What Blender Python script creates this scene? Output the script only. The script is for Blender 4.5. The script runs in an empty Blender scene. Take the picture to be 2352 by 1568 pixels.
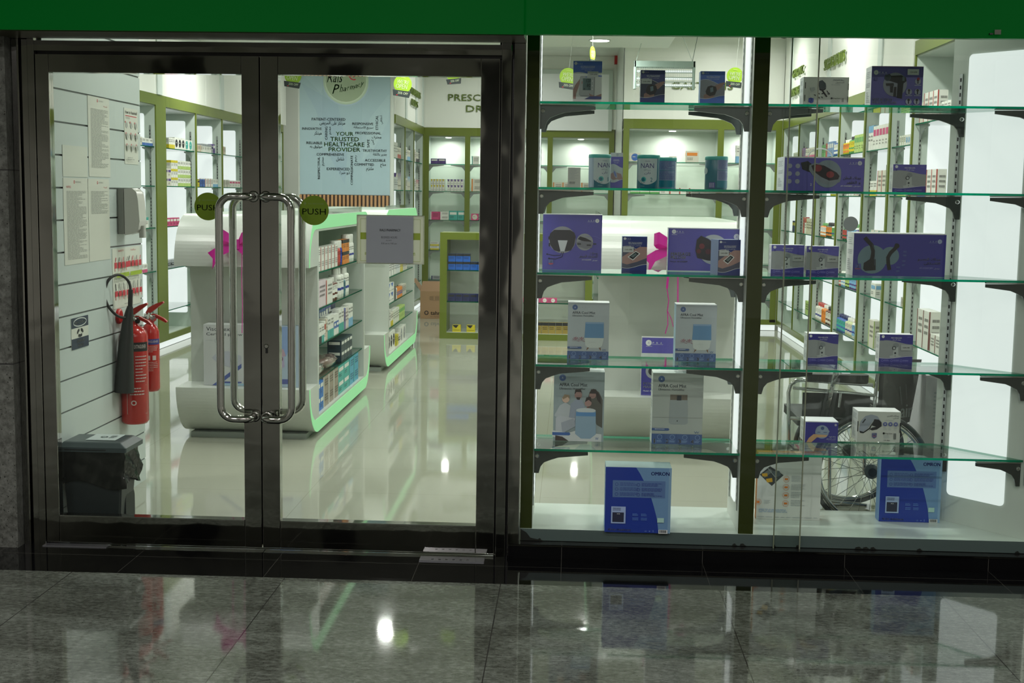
import bpy, math, random
from mathutils import Vector, Matrix
random.seed(7)
S = bpy.context.scene
C = S.collection

# ---------------------------------------------------------------- camera
FPX = 3000.0
CH = 1.55
def _axes(vx=1317.0, vy=448.0, s=.020):
    a, b = vx-1176, 784-vy
    Y = Vector((a, b, -FPX)).normalized()
    X = Vector((1, -s, (a-b*s)/FPX)).normalized()
    return X, Y, X.cross(Y)
AX = _axes()
cam = bpy.data.objects.new('camera', bpy.data.cameras.new('camera'))
C.objects.link(cam)
S.camera = cam
cam.data.sensor_fit = 'HORIZONTAL'
cam.data.sensor_width = 36.0
cam.data.lens = 36.0*FPX/2352.0
cam.data.clip_start = .05
M = Matrix((AX[0], AX[1], AX[2])).to_4x4()
M.translation = (0, 0, CH)
cam.matrix_world = M

# ---------------------------------------------------------------- world, view, lights
W = bpy.data.worlds.new('world')
S.world = W
W.use_nodes = True
W.node_tree.nodes['Background'].inputs[0].default_value = (.75, .82, .8, 1)
W.node_tree.nodes['Background'].inputs[1].default_value = .02
S.view_settings.view_transform = 'Standard'
S.view_settings.look = 'None'
S.view_settings.gamma = 1
S.view_settings.use_curve_mapping = False
S.view_settings.exposure = 0.0
try:
    S.cycles.max_bounces = 10
    S.cycles.transparent_max_bounces = 24
    S.cycles.diffuse_bounces = 4
    S.cycles.glossy_bounces = 4
    S.cycles.sample_clamp_indirect = 4
    S.cycles.use_denoising = True
    S.cycles.caustics_reflective = False
    S.cycles.caustics_refractive = False
except Exception:
    pass
SHOP_W = 27.0      # shop downlights (watts)
MALL_W = 26.0       # mall downlights
LITCOL = (1.0, 1.0, .95)

def lamp(loc, power, size, col=LITCOL, spread=170):
    l = bpy.data.lights.new('downlight_glow', 'AREA')
    l.shape = 'DISK'; l.size = size; l.energy = power; l.color = col; l.spread = math.radians(spread)
    o = bpy.data.objects.new('downlight_glow', l)
    o.location = loc
    C.objects.link(o)
    return o

# ---------------------------------------------------------------- pixel -> place at a known depth
def _dir(px, py):
    c = Vector((px-1176, 784-py, -FPX))
    return Vector((c.dot(AX[0]), c.dot(AX[1]), c.dot(AX[2])))
def PY(px, py, Y):
    w = _dir(px, py); return w*(Y/w.y)+Vector((0, 0, CH))
def PZ(px, py, Z):
    w = _dir(px, py); return w*((Z-CH)/w.z)+Vector((0, 0, CH))
def PXp(px, py, X):
    w = _dir(px, py); return w*(X/w.x)+Vector((0, 0, CH))
def RY(a, b, c, d, Y):
    """pixel rectangle -> x0,x1,z0,z1 on the plane y=Y"""
    xm, ym = (a+c)/2, (b+d)/2
    return PY(a, ym, Y).x, PY(c, ym, Y).x, PY(xm, d, Y).z, PY(xm, b, Y).z

# ---------------------------------------------------------------- materials
MT = {}
def mat(name, col=(.8, .8, .8), rough=.5, metal=0, emit=None, es=1, coat=0, spec=.5, alpha=None):
    if name in MT: return MT[name]
    m = bpy.data.materials.new(name); m.use_nodes = True
    b = m.node_tree.nodes['Principled BSDF']
    b.inputs['Base Color'].default_value = (*col, 1)
    b.inputs['Roughness'].default_value = rough
    b.inputs['Metallic'].default_value = metal
    b.inputs['Coat Weight'].default_value = coat
    b.inputs['Specular IOR Level'].default_value = spec
    if emit:
        b.inputs['Emission Color'].default_value = (*emit, 1)
        b.inputs['Emission Strength'].default_value = es
    MT[name] = m
    return m
def srgb(r, g, b):
    f = lambda c: (c/255/12.92) if c <= 10 else ((c/255+.055)/1.055)**2.4
    return (f(r), f(g), f(b))
def flat(r, g, b, rough=.5, **k):
    return mat('paint_%d_%d_%d_%d' % (r, g, b, rough*100), srgb(r, g, b), rough, **k)
def N(m, t, **k):
    n = m.node_tree.nodes.new(t)
    for a, v in k.items(): setattr(n, a, v)
    return n
def L(m, a, b): m.node_tree.links.new(a, b)

def glassmat(name, tint, gloss=.04, rough=0.0):
    m = bpy.data.materials.new(name); m.use_nodes = True
    nt = m.node_tree; nt.nodes.clear()
    out = N(m, 'ShaderNodeOutputMaterial'); mix = N(m, 'ShaderNodeMixShader')
    t = N(m, 'ShaderNodeBsdfTransparent'); g = N(m, 'ShaderNodeBsdfGlossy')
    t.inputs[0].default_value = (*tint, 1); g.inputs['Roughness'].default_value = rough
    lw = N(m, 'ShaderNodeLayerWeight'); lw.inputs[0].default_value = .5
    p = N(m, 'ShaderNodeMath', operation='POWER'); p.inputs[1].default_value = 5
    q = N(m, 'ShaderNodeMath', operation='MULTIPLY_ADD'); q.inputs[1].default_value = 1-gloss; q.inputs[2].default_value = gloss
    L(m, lw.outputs['Facing'], p.inputs[0]); L(m, p.outputs[0], q.inputs[0]); L(m, q.outputs[0], mix.inputs[0])
    L(m, t.outputs[0], mix.inputs[1]); L(m, g.outputs[0], mix.inputs[2]); L(m, mix.outputs[0], out.inputs[0])
    return m
GLASS = glassmat('clear_glass', (.97, .985, .97), .035)
SHELFGLASS = glassmat('shelf_glass', (.93, .97, .94), .05)
PLASTIC = glassmat('clear_plastic_wrap', (.86, .9, .9), .10, .12)
def translucent(name, col, k=.5):
    m = bpy.data.materials.new(name); m.use_nodes = True
    b = m.node_tree.nodes['Principled BSDF']; out = m.node_tree.nodes['Material Output']
    b.inputs['Base Color'].default_value = (*col, 1); b.inputs['Roughness'].default_value = .5
    t = N(m, 'ShaderNodeBsdfTranslucent'); t.inputs[0].default_value = (*col, 1); mx = N(m, 'ShaderNodeMixShader'); mx.inputs[0].default_value = k
    L(m, b.outputs[0], mx.inputs[1]); L(m, t.outputs[0], mx.inputs[2]); L(m, mx.outputs[0], out.inputs[0])
    return m
def edge_glass():
    m = bpy.data.materials.new('green_glass_edge'); m.use_nodes = True
    nt = m.node_tree; nt.nodes.clear()
    out = N(m, 'ShaderNodeOutputMaterial'); mix = N(m, 'ShaderNodeMixShader'); mix.inputs[0].default_value = .25
    t = N(m, 'ShaderNodeBsdfTranslucent'); t.inputs[0].default_value = (.0, .36, .2, 1)
    g = N(m, 'ShaderNodeBsdfPrincipled'); g.inputs['Base Color'].default_value = (0, .13, .07, 1); g.inputs['Roughness'].default_value = .1
    L(m, t.outputs[0], mix.inputs[1]); L(m, g.outputs[0], mix.inputs[2]); L(m, mix.outputs[0], out.inputs[0])
    return m
GEDGE = edge_glass()

def lines(m, axis_expr_src, period, off, width, vec):
    """1 near a joint line; axis 0/1/2 of object coordinates"""
    sep = N(m, 'ShaderNodeSeparateXYZ'); L(m, vec, sep.inputs[0])
    a = N(m, 'ShaderNodeMath', operation='SUBTRACT'); L(m, sep.outputs[axis_expr_src], a.inputs[0]); a.inputs[1].default_value = off-period*400
    b = N(m, 'ShaderNodeMath', operation='MODULO'); L(m, a.outputs[0], b.inputs[0]); b.inputs[1].default_value = period
    c = N(m, 'ShaderNodeMath', operation='SUBTRACT'); L(m, b.outputs[0], c.inputs[0]); c.inputs[1].default_value = period/2
    d = N(m, 'ShaderNodeMath', operation='ABSOLUTE'); L(m, c.outputs[0], d.inputs[0])
    e = N(m, 'ShaderNodeMath', operation='GREATER_THAN'); L(m, d.outputs[0], e.inputs[0]); e.inputs[1].default_value = period/2-width/2
    return e.outputs[0]
def granite(name, c0, c1, c2, rough, joints=(), jcol=(.02, .02, .02), scale=1.0, bump=0):
    m = mat(name, c1, rough); b = m.node_tree.nodes['Principled BSDF']
    tc = N(m, 'ShaderNodeTexCoord'); v = tc.outputs['Object']
    mp = N(m, 'ShaderNodeMapping'); mp.inputs['Scale'].default_value = (scale, scale*1.8, scale); L(m, v, mp.inputs[0])
    n1 = N(m, 'ShaderNodeTexNoise'); n1.inputs['Scale'].default_value = 34; n1.inputs['Detail'].default_value = 8; n1.inputs['Roughness'].default_value = .72; L(m, mp.outputs[0], n1.inputs['Vector'])
    n2 = N(m, 'ShaderNodeTexNoise'); n2.inputs['Scale'].default_value = 2.2; n2.inputs['Detail'].default_value = 4; n2.inputs['Distortion'].default_value = .8; L(m, mp.outputs[0], n2.inputs['Vector'])
    ad = N(m, 'ShaderNodeMath', operation='MULTIPLY_ADD'); L(m, n2.outputs[0], ad.inputs[0]); ad.inputs[1].default_value = .55; L(m, n1.outputs[0], ad.inputs[2])
    r = N(m, 'ShaderNodeValToRGB'); L(m, ad.outputs[0], r.inputs[0])
    r.color_ramp.elements[0].position = .60; r.color_ramp.elements[0].color = (*c0, 1)
    r.color_ramp.elements[1].position = .98; r.color_ramp.elements[1].color = (*c2, 1)
    e = r.color_ramp.elements.new(.78); e.color = (*c1, 1)
    vo = N(m, 'ShaderNodeTexNoise'); vo.inputs['Scale'].default_value = 95; vo.inputs['Detail'].default_value = 2; L(m, mp.outputs[0], vo.inputs['Vector'])
    lt = N(m, 'ShaderNodeMath', operation='GREATER_THAN'); L(m, vo.outputs[0], lt.inputs[0]); lt.inputs[1].default_value = .665
    mx = N(m, 'ShaderNodeMixRGB'); L(m, lt.outputs[0], mx.inputs[0]); L(m, r.outputs[0], mx.inputs[1]); mx.inputs[2].default_value = (c0[0]*.25, c0[1]*.25, c0[2]*.2, 1)
    col = mx.outputs[0]
    for (ax, per, off, w) in joints:
        k = lines(m, ax, per, off, w, v)
        q = N(m, 'ShaderNodeMixRGB'); L(m, k, q.inputs[0]); L(m, col, q.inputs[1]); q.inputs[2].default_value = (*jcol, 1); col = q.outputs[0]
    L(m, col, b.inputs['Base Color'])
    return m
def plain_tiles(name, c, rough, joints, jcol, wob=.0):
    m = mat(name, c, rough); b = m.node_tree.nodes['Principled BSDF']
    tc = N(m, 'ShaderNodeTexCoord'); v = tc.outputs['Object']
    rgb = N(m, 'ShaderNodeRGB'); rgb.outputs[0].default_value = (*c, 1); col = rgb.outputs[0]
    for (ax, per, off, w) in joints:
        k = lines(m, ax, per, off, w, v)
        q = N(m, 'ShaderNodeMixRGB'); L(m, k, q.inputs[0]); L(m, col, q.inputs[1]); q.inputs[2].default_value = (*jcol, 1); col = q.outputs[0]
    L(m, col, b.inputs['Base Color'])
    if wob:
        n = N(m, 'ShaderNodeTexNoise'); n.inputs['Scale'].default_value = 2.2; n.inputs['Detail'].default_value = 1; L(m, v, n.inputs['Vector'])
        bp = N(m, 'ShaderNodeBump'); bp.inputs['Strength'].default_value = wob; bp.inputs['Distance'].default_value = .02
        L(m, n.outputs[0], bp.inputs['Height']); L(m, bp.outputs[0], b.inputs['Normal'])
    return m
GRANITE = granite('grey_granite', (.045, .049, .040), (.105, .115, .098), (.20, .22, .195), .045, ((0, .8717, -.26, .004),), (.03, .03, .028))
STONE = granite('pillar_stone', (.05, .052, .045), (.12, .125, .112), (.21, .22, .20), .35, ((2, .82, 1.62, .006),), (.03, .03, .03))
BLACKST = plain_tiles('black_granite', (.004, .004, .0045), .045, ((0, .60, -.62, .002), (1, .5, 5.33, .003)), (.07, .068, .06))
CREAM = plain_tiles('cream_tiles', srgb(160, 163, 148), .045, ((0, 1.2, -1.34, .003), (1, .6, 0, .003)), srgb(140, 140, 122), .035)
def steel(name, col, rough, wob, sc=3.0):
    m = mat(name, col, rough, 1.0); b = m.node_tree.nodes['Principled BSDF']
    tc = N(m, 'ShaderNodeTexCoord'); n = N(m, 'ShaderNodeTexNoise'); n.inputs['Scale'].default_value = sc; n.inputs['Detail'].default_value = 2
    L(m, tc.outputs['Object'], n.inputs['Vector'])
    bp = N(m, 'ShaderNodeBump'); bp.inputs['Strength'].default_value = wob; bp.inputs['Distance'].default_value = .03
    L(m, n.outputs[0], bp.inputs['Height']); L(m, bp.outputs[0], b.inputs['Normal'])
    return m
STEEL = steel('dark_mirror_steel', (.36, .355, .335), .05, .12)
CHROME = mat('chrome', (.62, .62, .6), .07, 1)
BRKT = mat('bracket_steel', (.10, .115, .11), .25, .85)
BLACK = flat(12, 13, 13, .4)
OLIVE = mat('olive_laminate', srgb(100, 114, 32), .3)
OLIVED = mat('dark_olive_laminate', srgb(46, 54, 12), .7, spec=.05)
WHITE = mat('white_laminate', srgb(194, 200, 193), .28)
WALLW = mat('white_wall', srgb(226, 229, 222), .45)
PALE = mat('pale_grey_panel', srgb(190, 202, 194), .4)
LIT = mat('lit_panel', (.35, .35, .35), .4, emit=(.93, 1, 1), es=.82)
LIT2 = mat('lit_panel_dim', (.25, .25, .25), .4, emit=(.90, 1, .97), es=.78)
LITW = mat('downlight_face', (1, 1, 1), .4, emit=(1, 1, .97), es=6)
GREENLED = mat('green_led_edge', srgb(70, 110, 76), .4, emit=(.24, .60, .27), es=.95)
SIGNG = mat('green_acrylic', (.0, .05, .008), .4, emit=(0, .036, .0036), es=1.0, spec=.05)

# ---------------------------------------------------------------- mesh builder
class MB:
    def __init__(s): s.v = []; s.f = []; s.m = []; s.sm = []; s.mats = []
    def mi(s, m):
        if m not in s.mats: s.mats.append(m)
        return s.mats.index(m)
    def add(s, vs, fs, m, smooth=False):
        o = len(s.v); s.v += [tuple(p) for p in vs]; k = s.mi(m)
        for f in fs: s.f.append([i+o for i in f]); s.m.append(k); s.sm.append(smooth)
        return s
    def box(s, x0, x1, y0, y1, z0, z1, m, mt=None):
        x0, x1 = sorted((x0, x1)); y0, y1 = sorted((y0, y1)); z0, z1 = sorted((z0, z1))
        V = [(x, y, z) for z in (z0, z1) for y in (y0, y1) for x in (x0, x1)]
        s.add(V, [(0, 1, 5, 4), (1, 3, 7, 5), (3, 2, 6, 7), (2, 0, 4, 6)], m)
        s.add(V, [(4, 5, 7, 6), (0, 2, 3, 1)], mt or m)
        return s
    def rbox(s, x0, x1, y0, y1, z0, z1, m, r=.01, n=3):
        """box with its vertical edges rounded"""
        pts = []
        for cx, cy, a in ((x1-r, y1-r, 0), (x0+r, y1-r, 90), (x0+r, y0+r, 180), (x1-r, y0+r, 270)):
            for k in range(n+1):
                t = math.radians(a+90*k/n); pts.append((cx+r*math.cos(t), cy+r*math.sin(t)))
        return s.prism([(p[0], p[1]) for p in pts], z0, z1, m, 'z')
    def prism(s, prof, a, b, m, axis='x', smooth=False):
        n = len(prof)
        def mk(p, t):
            return {'x': (t, p[0], p[1]), 'y': (p[0], t, p[1]), 'z': (p[0], p[1], t)}[axis]
        V = [mk(p, a) for p in prof]+[mk(p, b) for p in prof]
        s.add(V, [(i, (i+1) % n, n+(i+1) % n, n+i) for i in range(n)], m, smooth)
        s.add(V, [tuple(range(n)), tuple(range(2*n-1, n-1, -1))], m)
        return s
    def tube(s, pts, r, m, n=10, caps=True, r2=None):
        pts = [Vector(p) for p in pts]; k = len(pts); V = []; up = None
        for i, p in enumerate(pts):
            t = (pts[min(i+1, k-1)]-pts[max(i-1, 0)]).normalized()
            if up is None:
                up = Vector((0, 0, 1)) if abs(t.z) < .9 else Vector((1, 0, 0))
            a = t.cross(up)
            if a.length < 1e-5: a = t.cross(Vector((0, 1, 0)))
            a.normalize(); b = a.cross(t).normalized(); up = b
            rr = r if r2 is None else r+(r2-r)*i/(k-1)
            for j in range(n):
                q = 2*math.pi*j/n; V.append(p+a*rr*math.cos(q)+b*rr*math.sin(q))
        F = [(i*n+j, i*n+(j+1) % n, (i+1)*n+(j+1) % n, (i+1)*n+j) for i in range(k-1) for j in range(n)]
        s.add(V, F, m, True)
        if caps: s.add(V, [tuple(range(n)), tuple(range((k-1)*n, k*n))], m)
        return s
    def lathe(s, prof, c, m, n=24, axis='z'):
        V = []
        for (r, z) in prof:
            for j in range(n):
                q = 2*math.pi*j/n; a, b = r*math.cos(q), r*math.sin(q)
                V.append({'z': (c[0]+a, c[1]+b, c[2]+z), 'y': (c[0]+a, c[1]+z, c[2]+b), 'x': (c[0]+z, c[1]+a, c[2]+b)}[axis])
        k = len(prof)
        s.add(V, [(i*n+j, i*n+(j+1) % n, (i+1)*n+(j+1) % n, (i+1)*n+j) for i in range(k-1) for j in range(n)], m, True)
        s.add(V, [tuple(range(n)), tuple(range((k-1)*n, k*n))], m)
        return s
    def mesh(s, name='mesh'):
        me = bpy.data.meshes.new(name); me.from_pydata(s.v, [], s.f)
        for m in s.mats: me.materials.append(m)
        me.polygons.foreach_set('material_index', s.m); me.polygons.foreach_set('use_smooth', s.sm)
        me.update()
        return me
    def build(s, name, parent=None, label=None, cat=None, group=None, kind=None):
        o = bpy.data.objects.new(name, s.mesh(name)); C.objects.link(o)
        if parent:
            o.parent = parent
            o.matrix_parent_inverse = Matrix.Translation(-parent.location) if parent.type == 'EMPTY' else Matrix.Identity(4)
        return tag(o, label, cat, group, kind)
def tag(o, label=None, cat=None, group=None, kind=None):
    if label: o['label'] = label
    if cat: o['category'] = cat
    if group: o['group'] = group
    if kind: o['kind'] = kind
    return o
def empty(name, loc, label, cat, group=None, kind=None):
    o = bpy.data.objects.new(name, None); o.location = loc; o.empty_display_size = .05
    C.objects.link(o); return tag(o, label, cat, group, kind)
def bevel(o, w=.003, n=2):
    b = o.modifiers.new('bevel', 'BEVEL'); b.width = w; b.segments = n; b.limit_method = 'ANGLE'
    return o
def struct(mb, name): return mb.build(name, kind='structure')

# ---------------------------------------------------------------- writing
FRM = {}
for _r in 'ا ﺍ ﺎ - -|ب ﺏ ﺐ ﺑ ﺒ|ة ﺓ ﺔ - -|ت ﺕ ﺖ ﺗ ﺘ|ث ﺙ ﺚ ﺛ ﺜ|ج ﺝ ﺞ ﺟ ﺠ|ح ﺡ ﺢ ﺣ ﺤ|خ ﺥ ﺦ ﺧ ﺨ|د ﺩ ﺪ - -|ذ ﺫ ﺬ - -|ر ﺭ ﺮ - -|ز ﺯ ﺰ - -|س ﺱ ﺲ ﺳ ﺴ|ش ﺵ ﺶ ﺷ ﺸ|ص ﺹ ﺺ ﺻ ﺼ|ض ﺽ ﺾ ﺿ ﻀ|ط ﻁ ﻂ ﻃ ﻄ|ظ ﻅ ﻆ ﻇ ﻈ|ع ﻉ ﻊ ﻋ ﻌ|غ ﻍ ﻎ ﻏ ﻐ|ف ﻑ ﻒ ﻓ ﻔ|ق ﻕ ﻖ ﻗ ﻘ|ك ﻙ ﻚ ﻛ ﻜ|ل ﻝ ﻞ ﻟ ﻠ|م ﻡ ﻢ ﻣ ﻤ|ن ﻥ ﻦ ﻧ ﻨ|ه ﻩ ﻪ ﻫ ﻬ|و ﻭ ﻮ - -|ي ﻱ ﻲ ﻳ ﻴ|ى ﻯ ﻰ - -|أ ﺃ ﺄ - -'.split('|'):
    _a = _r.split(' '); FRM[_a[0]] = _a[1:]
def ar(t):
    o = []
    for i, c in enumerate(t):
        if c not in FRM: o.append(c); continue
        p = i > 0 and t[i-1] in FRM and FRM[t[i-1]][2] != '-'
        n = i+1 < len(t) and t[i+1] in FRM and FRM[c][2] != '-'
        f = FRM[c]; o.append(f[3] if p and n else f[1] if p else f[2] if n else f[0])
    return ''.join(reversed(o))
TC = {}
def textmesh(t, bold=0, slant=0):
    k = (t, bold, slant)
    if k in TC: return TC[k]
    c = bpy.data.curves.new('t', 'FONT'); c.body = t; c.resolution_u = 2; c.offset = bold; c.shear = slant
    o = bpy.data.objects.new('t', c); C.objects.link(o)
    dg = bpy.context.evaluated_depsgraph_get()
    me = bpy.data.meshes.new_from_object(o.evaluated_get(dg))
    vs = [tuple(v.co) for v in me.vertices]; fs = [tuple(p.vertices) for p in me.polygons]
    bpy.data.objects.remove(o); bpy.data.curves.remove(c); bpy.data.meshes.remove(me)
    if not vs: vs = [(0, 0, 0)]
    xs = [v[0] for v in vs]; ys = [v[1] for v in vs]
    TC[k] = (vs, fs, min(xs), max(xs), min(ys), max(ys))
    return TC[k]
class Face:
    """a printable face: u runs left to right, v top to bottom, both 0..1"""
    def __init__(s, mb, o, U, V, lift=.0004):
        s.mb = mb; s.o = Vector(o); s.U = Vector(U); s.V = Vector(V); s.N = s.V.cross(s.U).normalized(); s.l = 0
        s.asp = s.U.length/s.V.length; s.lift = lift
    def pt(s, u, v): return s.o+s.U*u+s.V*v+s.N*(s.lift*(1+s.l))
    def poly(s, pts, m):
        s.l += 1; s.mb.add([s.pt(*p) for p in pts], [tuple(range(len(pts)))], m); return s
    def rect(s, a, b, c, d, m): return s.poly([(a, b), (c, b), (c, d), (a, d)], m)
    def disc(s, u, v, r, m, ry=None, n=28, a=0):
        ry = r*s.asp if ry is None else ry; ca, sa = math.cos(a), math.sin(a); P = []
        for k in range(n):
            t = 2*math.pi*k/n; x, y = r*math.cos(t), ry/s.asp*math.sin(t)
            P.append((u+x*ca-y*sa, v+(x*sa+y*ca)*s.asp))
        return s.poly(P, m)
    def stroke(s, pts, w, m):
        """a band of width w (fraction of the width) along points"""
        L_, R_ = [], []
        for i, (u, v) in enumerate(pts):
            a = pts[max(i-1, 0)]; b = pts[min(i+1, len(pts)-1)]
            dx, dy = b[0]-a[0], (b[1]-a[1])/s.asp; d = math.hypot(dx, dy) or 1
            nx, ny = -dy/d*w/2, dx/d*w/2*s.asp
            L_.append((u+nx, v+ny)); R_.append((u-nx, v-ny))
        s.l += 1
        V = [s.pt(*p) for p in L_+R_]; n = len(pts)
        s.mb.add(V, [(i, i+1, n+i+1, n+i) for i in range(n-1)], m); return s
    def ring(s, u, v, r, w, m, n=28):
        return s.stroke([(u+r*math.cos(2*math.pi*k/n), v+r*s.asp*math.sin(2*math.pi*k/n)) for k in range(n+1)], w, m)
    def text(s, t, a, b, c, d, m, bold=0, slant=0, rot=0):
        """fits the writing into the rectangle a,b,c,d; rot=1 reads bottom to top"""
        vs, fs, x0, x1, y0, y1 = textmesh(t, 0, slant); s.l += 1
        if t in ('1', 'I'): a, c = a+(c-a)*.3, c-(c-a)*.3
        w = (x1-x0) or 1; h = (y1-y0) or 1; P = []
        for (x, y, z) in vs:
            fx, fy = (x-x0)/w, (y1-y)/h
            if rot: fx, fy = fy, 1-fx
            P.append(s.pt(a+(c-a)*fx, b+(d-b)*fy))
        s.mb.add(P, fs, m)
        if bold > 0 and not isinstance(s, Cyl):
            q = (s.U if not rot else s.V)*((c-a) if not rot else (d-b))*(.6*bold/w)
            for sg in (-1, 1): s.mb.add([p+q*sg for p in P], fs, m)
        s.l -= 1; return s
    def greek(s, a, b, c, d, n, m, seed=0, fill=.45):
        """lines of print too small to read"""
        rr = random.Random(seed); h = (d-b)/n
        s.l += 1
        for i in range(n):
            u = a; v = b+h*i
            end = c-(c-a)*rr.choice((0, 0, .05, .2, .4))
            while u < end:
                w = min((c-a)*rr.uniform(.06, .2), end-u)
                s.mb.add([s.pt(u, v), s.pt(u+w, v), s.pt(u+w, v+h*fill), s.pt(u, v+h*fill)], [(0, 1, 2, 3)], m); u += w+(c-a)*.025
        return s
    # --- the same in coordinates read off an enlarged crop of the photograph
    def crop(s, R, ox=0, oy=0, sc=1.0): s.R = R; s.oc = (ox, oy, sc); return s
    def c(s, x, y):
        ox, oy, sc = s.oc; R = s.R
        return ((x/sc+ox-R[0])/(R[2]-R[0]), (y/sc+oy-R[1])/(R[3]-R[1]))
    def T(s, t, a, b, c, d, m, **k): return s.text(t, *s.c(a, b), *s.c(c, d), m, **k)
    def B(s, a, b, c, d, m): return s.rect(*s.c(a, b), *s.c(c, d), m)
    def P(s, pts, m): return s.poly([s.c(*p) for p in pts], m)
    def S(s, pts, w, m): return s.stroke([s.c(*p) for p in pts], w/s.oc[2]/(s.R[2]-s.R[0]), m)
    def D(s, x, y, r, m, **k):
        u, v = s.c(x, y); q = s.oc[2]*(s.R[2]-s.R[0]); ry = k.pop('ry', None)
        return s.disc(u, v, r/q, m, ry=None if ry is None else ry/s.oc[2]/(s.R[3]-s.R[1]), **k) if ry is None else s.disc(u, v, r/q, m, ry=ry/q*s.asp, **k)
    def G(s, a, b, c, d, n, m, seed=0, fill=.45): return s.greek(*s.c(a, b), *s.c(c, d), n, m, seed, fill)
class Cyl(Face):
    def __init__(s, mb, c, r, z0, z1, a0, a1):
        s.mb = mb; s.c = c; s.r = r; s.z0 = z0; s.z1 = z1; s.a0 = a0; s.a1 = a1; s.l = 0
        s.asp = r*(a1-a0)/(z1-z0)
    def pt(s, u, v):
        t = -math.pi/2+s.a0+(s.a1-s.a0)*u; r = s.r+.0004*(1+s.l)
        return Vector((s.c[0]+r*math.cos(t), s.c[1]+r*math.sin(t), s.z1+(s.z0-s.z1)*v))
    def rect(s, a, b, c, d, m, n=10):
        s.l += 1
        V = [s.pt(a+(c-a)*k/n, b) for k in range(n+1)]+[s.pt(a+(c-a)*k/n, d) for k in range(n+1)]
        s.mb.add(V, [(k, k+1, n+2+k, n+1+k) for k in range(n)], m, True); return s
def front(mb, x0, x1, y, z0, z1, lift=.0004): return Face(mb, (x0, y, z1), (x1-x0, 0, 0), (0, 0, z0-z1), lift)

LV = dict(white=flat(225, 228, 225), lilac=flat(84, 78, 170), navy=flat(34, 44, 112), blue=flat(38, 72, 165))

# ================================================================ THE SETTING
YF = 5.47                 # outer face of the shopfront
CEIL = 3.42
BLK_Z = 3.10
mb = MB(); mb.box(-6, 6, -6, 5.08, -.1, 0, GRANITE); struct(mb, 'floor_mall')
mb = MB(); mb.box(-6, 6, 5.08, 5.50, -.1, 0, BLACKST); struct(mb, 'floor_threshold')
mb = MB(); mb.box(-6, 6, 5.50, 19, -.1, 0, CREAM); struct(mb, 'floor_shop')
MALLW = flat(206, 206, 196, .6); MALLC = flat(214, 214, 206, .7); MALLD = flat(60, 62, 58, .5)
mb = MB(); mb.box(-6, 6, -6, 5.15, 3.3, 3.4, MALLC); struct(mb, 'ceiling_mall')
mb = MB(); mb.box(-6, 6, -6.1, -6, 0, 3.4, MALLW)
for k in range(-5, 6, 2): mb.box(k-.25, k+.25, -6, -5.9, 0, 3.3, MALLD)
struct(mb, 'wall_mall_opposite')
mb = MB(); mb.box(-6.1, -6, -6, 5.4, 0, 3.4, MALLW); struct(mb, 'wall_mall_left')
mb = MB(); mb.box(6, 6.1, -6, 5.4, 0, 3.4, MALLW); struct(mb, 'wall_mall_right')
# shop shell
mb = MB(); mb.box(-4.6, 3.1, 5.6, 19, CEIL, CEIL+.1, WALLW); struct(mb, 'ceiling')
mb = MB(); mb.box(-4.6, .965, 5.62, 14.05, BLK_Z, CEIL, WALLW); struct(mb, 'ceiling_bulkhead')
mb = MB(); mb.box(-4.6, 3.1, 18.45, 18.6, 0, CEIL, WALLW); struct(mb, 'wall_back')
mb = MB(); mb.box(-4.55, -4.42, 5.6, 18.45, 0, CEIL, WALLW); struct(mb, 'wall_left')
mb = MB(); mb.box(2.86, 3.0, 5.6, 18.45, 0, CEIL, WALLW); struct(mb, 'wall_right')
mb = MB(); mb.box(-4.55, -2.4, 5.5, 5.6, 0, CEIL, WALLW); struct(mb, 'wall_front_left')
mb = MB(); mb.box(2.0, 3.0, 5.5, 5.6, 0, CEIL, WALLW); struct(mb, 'wall_front_right')
mb = MB(); mb.box(-2.4, 2.0, 5.5, 5.6, 2.45, CEIL, WALLW); struct(mb, 'wall_front_top')
# stone pillar at the left, steel jamb beside it
mb = MB(); mb.box(-4.0, -2.368, 5.41, 5.6, 0, 3.3, STONE); struct(mb, 'wall_left_pillar')
# right of the window, beyond the frame
mb = MB(); mb.box(2.02, 6, 5.41, 5.6, 0, 3.3, STONE); struct(mb, 'wall_right_pillar')
mb = MB(); mb.box(-2.366, -2.335, 5.47, 5.53, 0, 2.3, STEEL); mb.box(-2.330, -2.300, 5.485, 5.53, 0, 2.3, STEEL); mb.box(-2.337, -2.328, 5.50, 5.53, 0, 2.3, BLACK)
mb.box(-2.302, -2.274, 5.495, 5.53, 0, 2.3, BLACK); mb.box(-2.3, -2.27, 5.472, 5.5, 0, 2.3, STEEL)
bevel(struct(mb, 'trim_1'), .002)                 # left door jamb
mb = MB(); mb.box(-2.27, -.262, 5.47, 5.58, 2.118, 2.160, STEEL); mb.box(-2.27, -.26, 5.50, 5.58, 2.106, 2.118, BLACK)
bevel(struct(mb, 'trim_2'), .002)                 # door head
mb = MB(); mb.box(-2.27, -.262, 5.52, 5.528, 2.160, 2.30, GLASS); struct(mb, 'window_1')
mb = MB(); mb.box(-.305, -.264, 5.468, 5.58, 0, 2.3, STEEL); mb.box(-.264, -.254, 5.50, 5.58, 0, 2.3, BLACK)
mb.box(-.254, -.206, 5.475, 5.58, .02, 2.3, STEEL); mb.box(-.316, -.305, 5.52, 5.58, 0, 2.2, BLACK)
bevel(struct(mb, 'trim_3'), .002)                 # right door jamb and pilaster
mb = MB(); mb.box(-.25, 2.02, 5.46, 6.02, 0, .062, BLACKST); mb.box(-.25, 2.02, 5.457, 5.47, .054, .060, STEEL)
bevel(struct(mb, 'trim_4'), .002)                 # black kerb under the window
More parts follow.
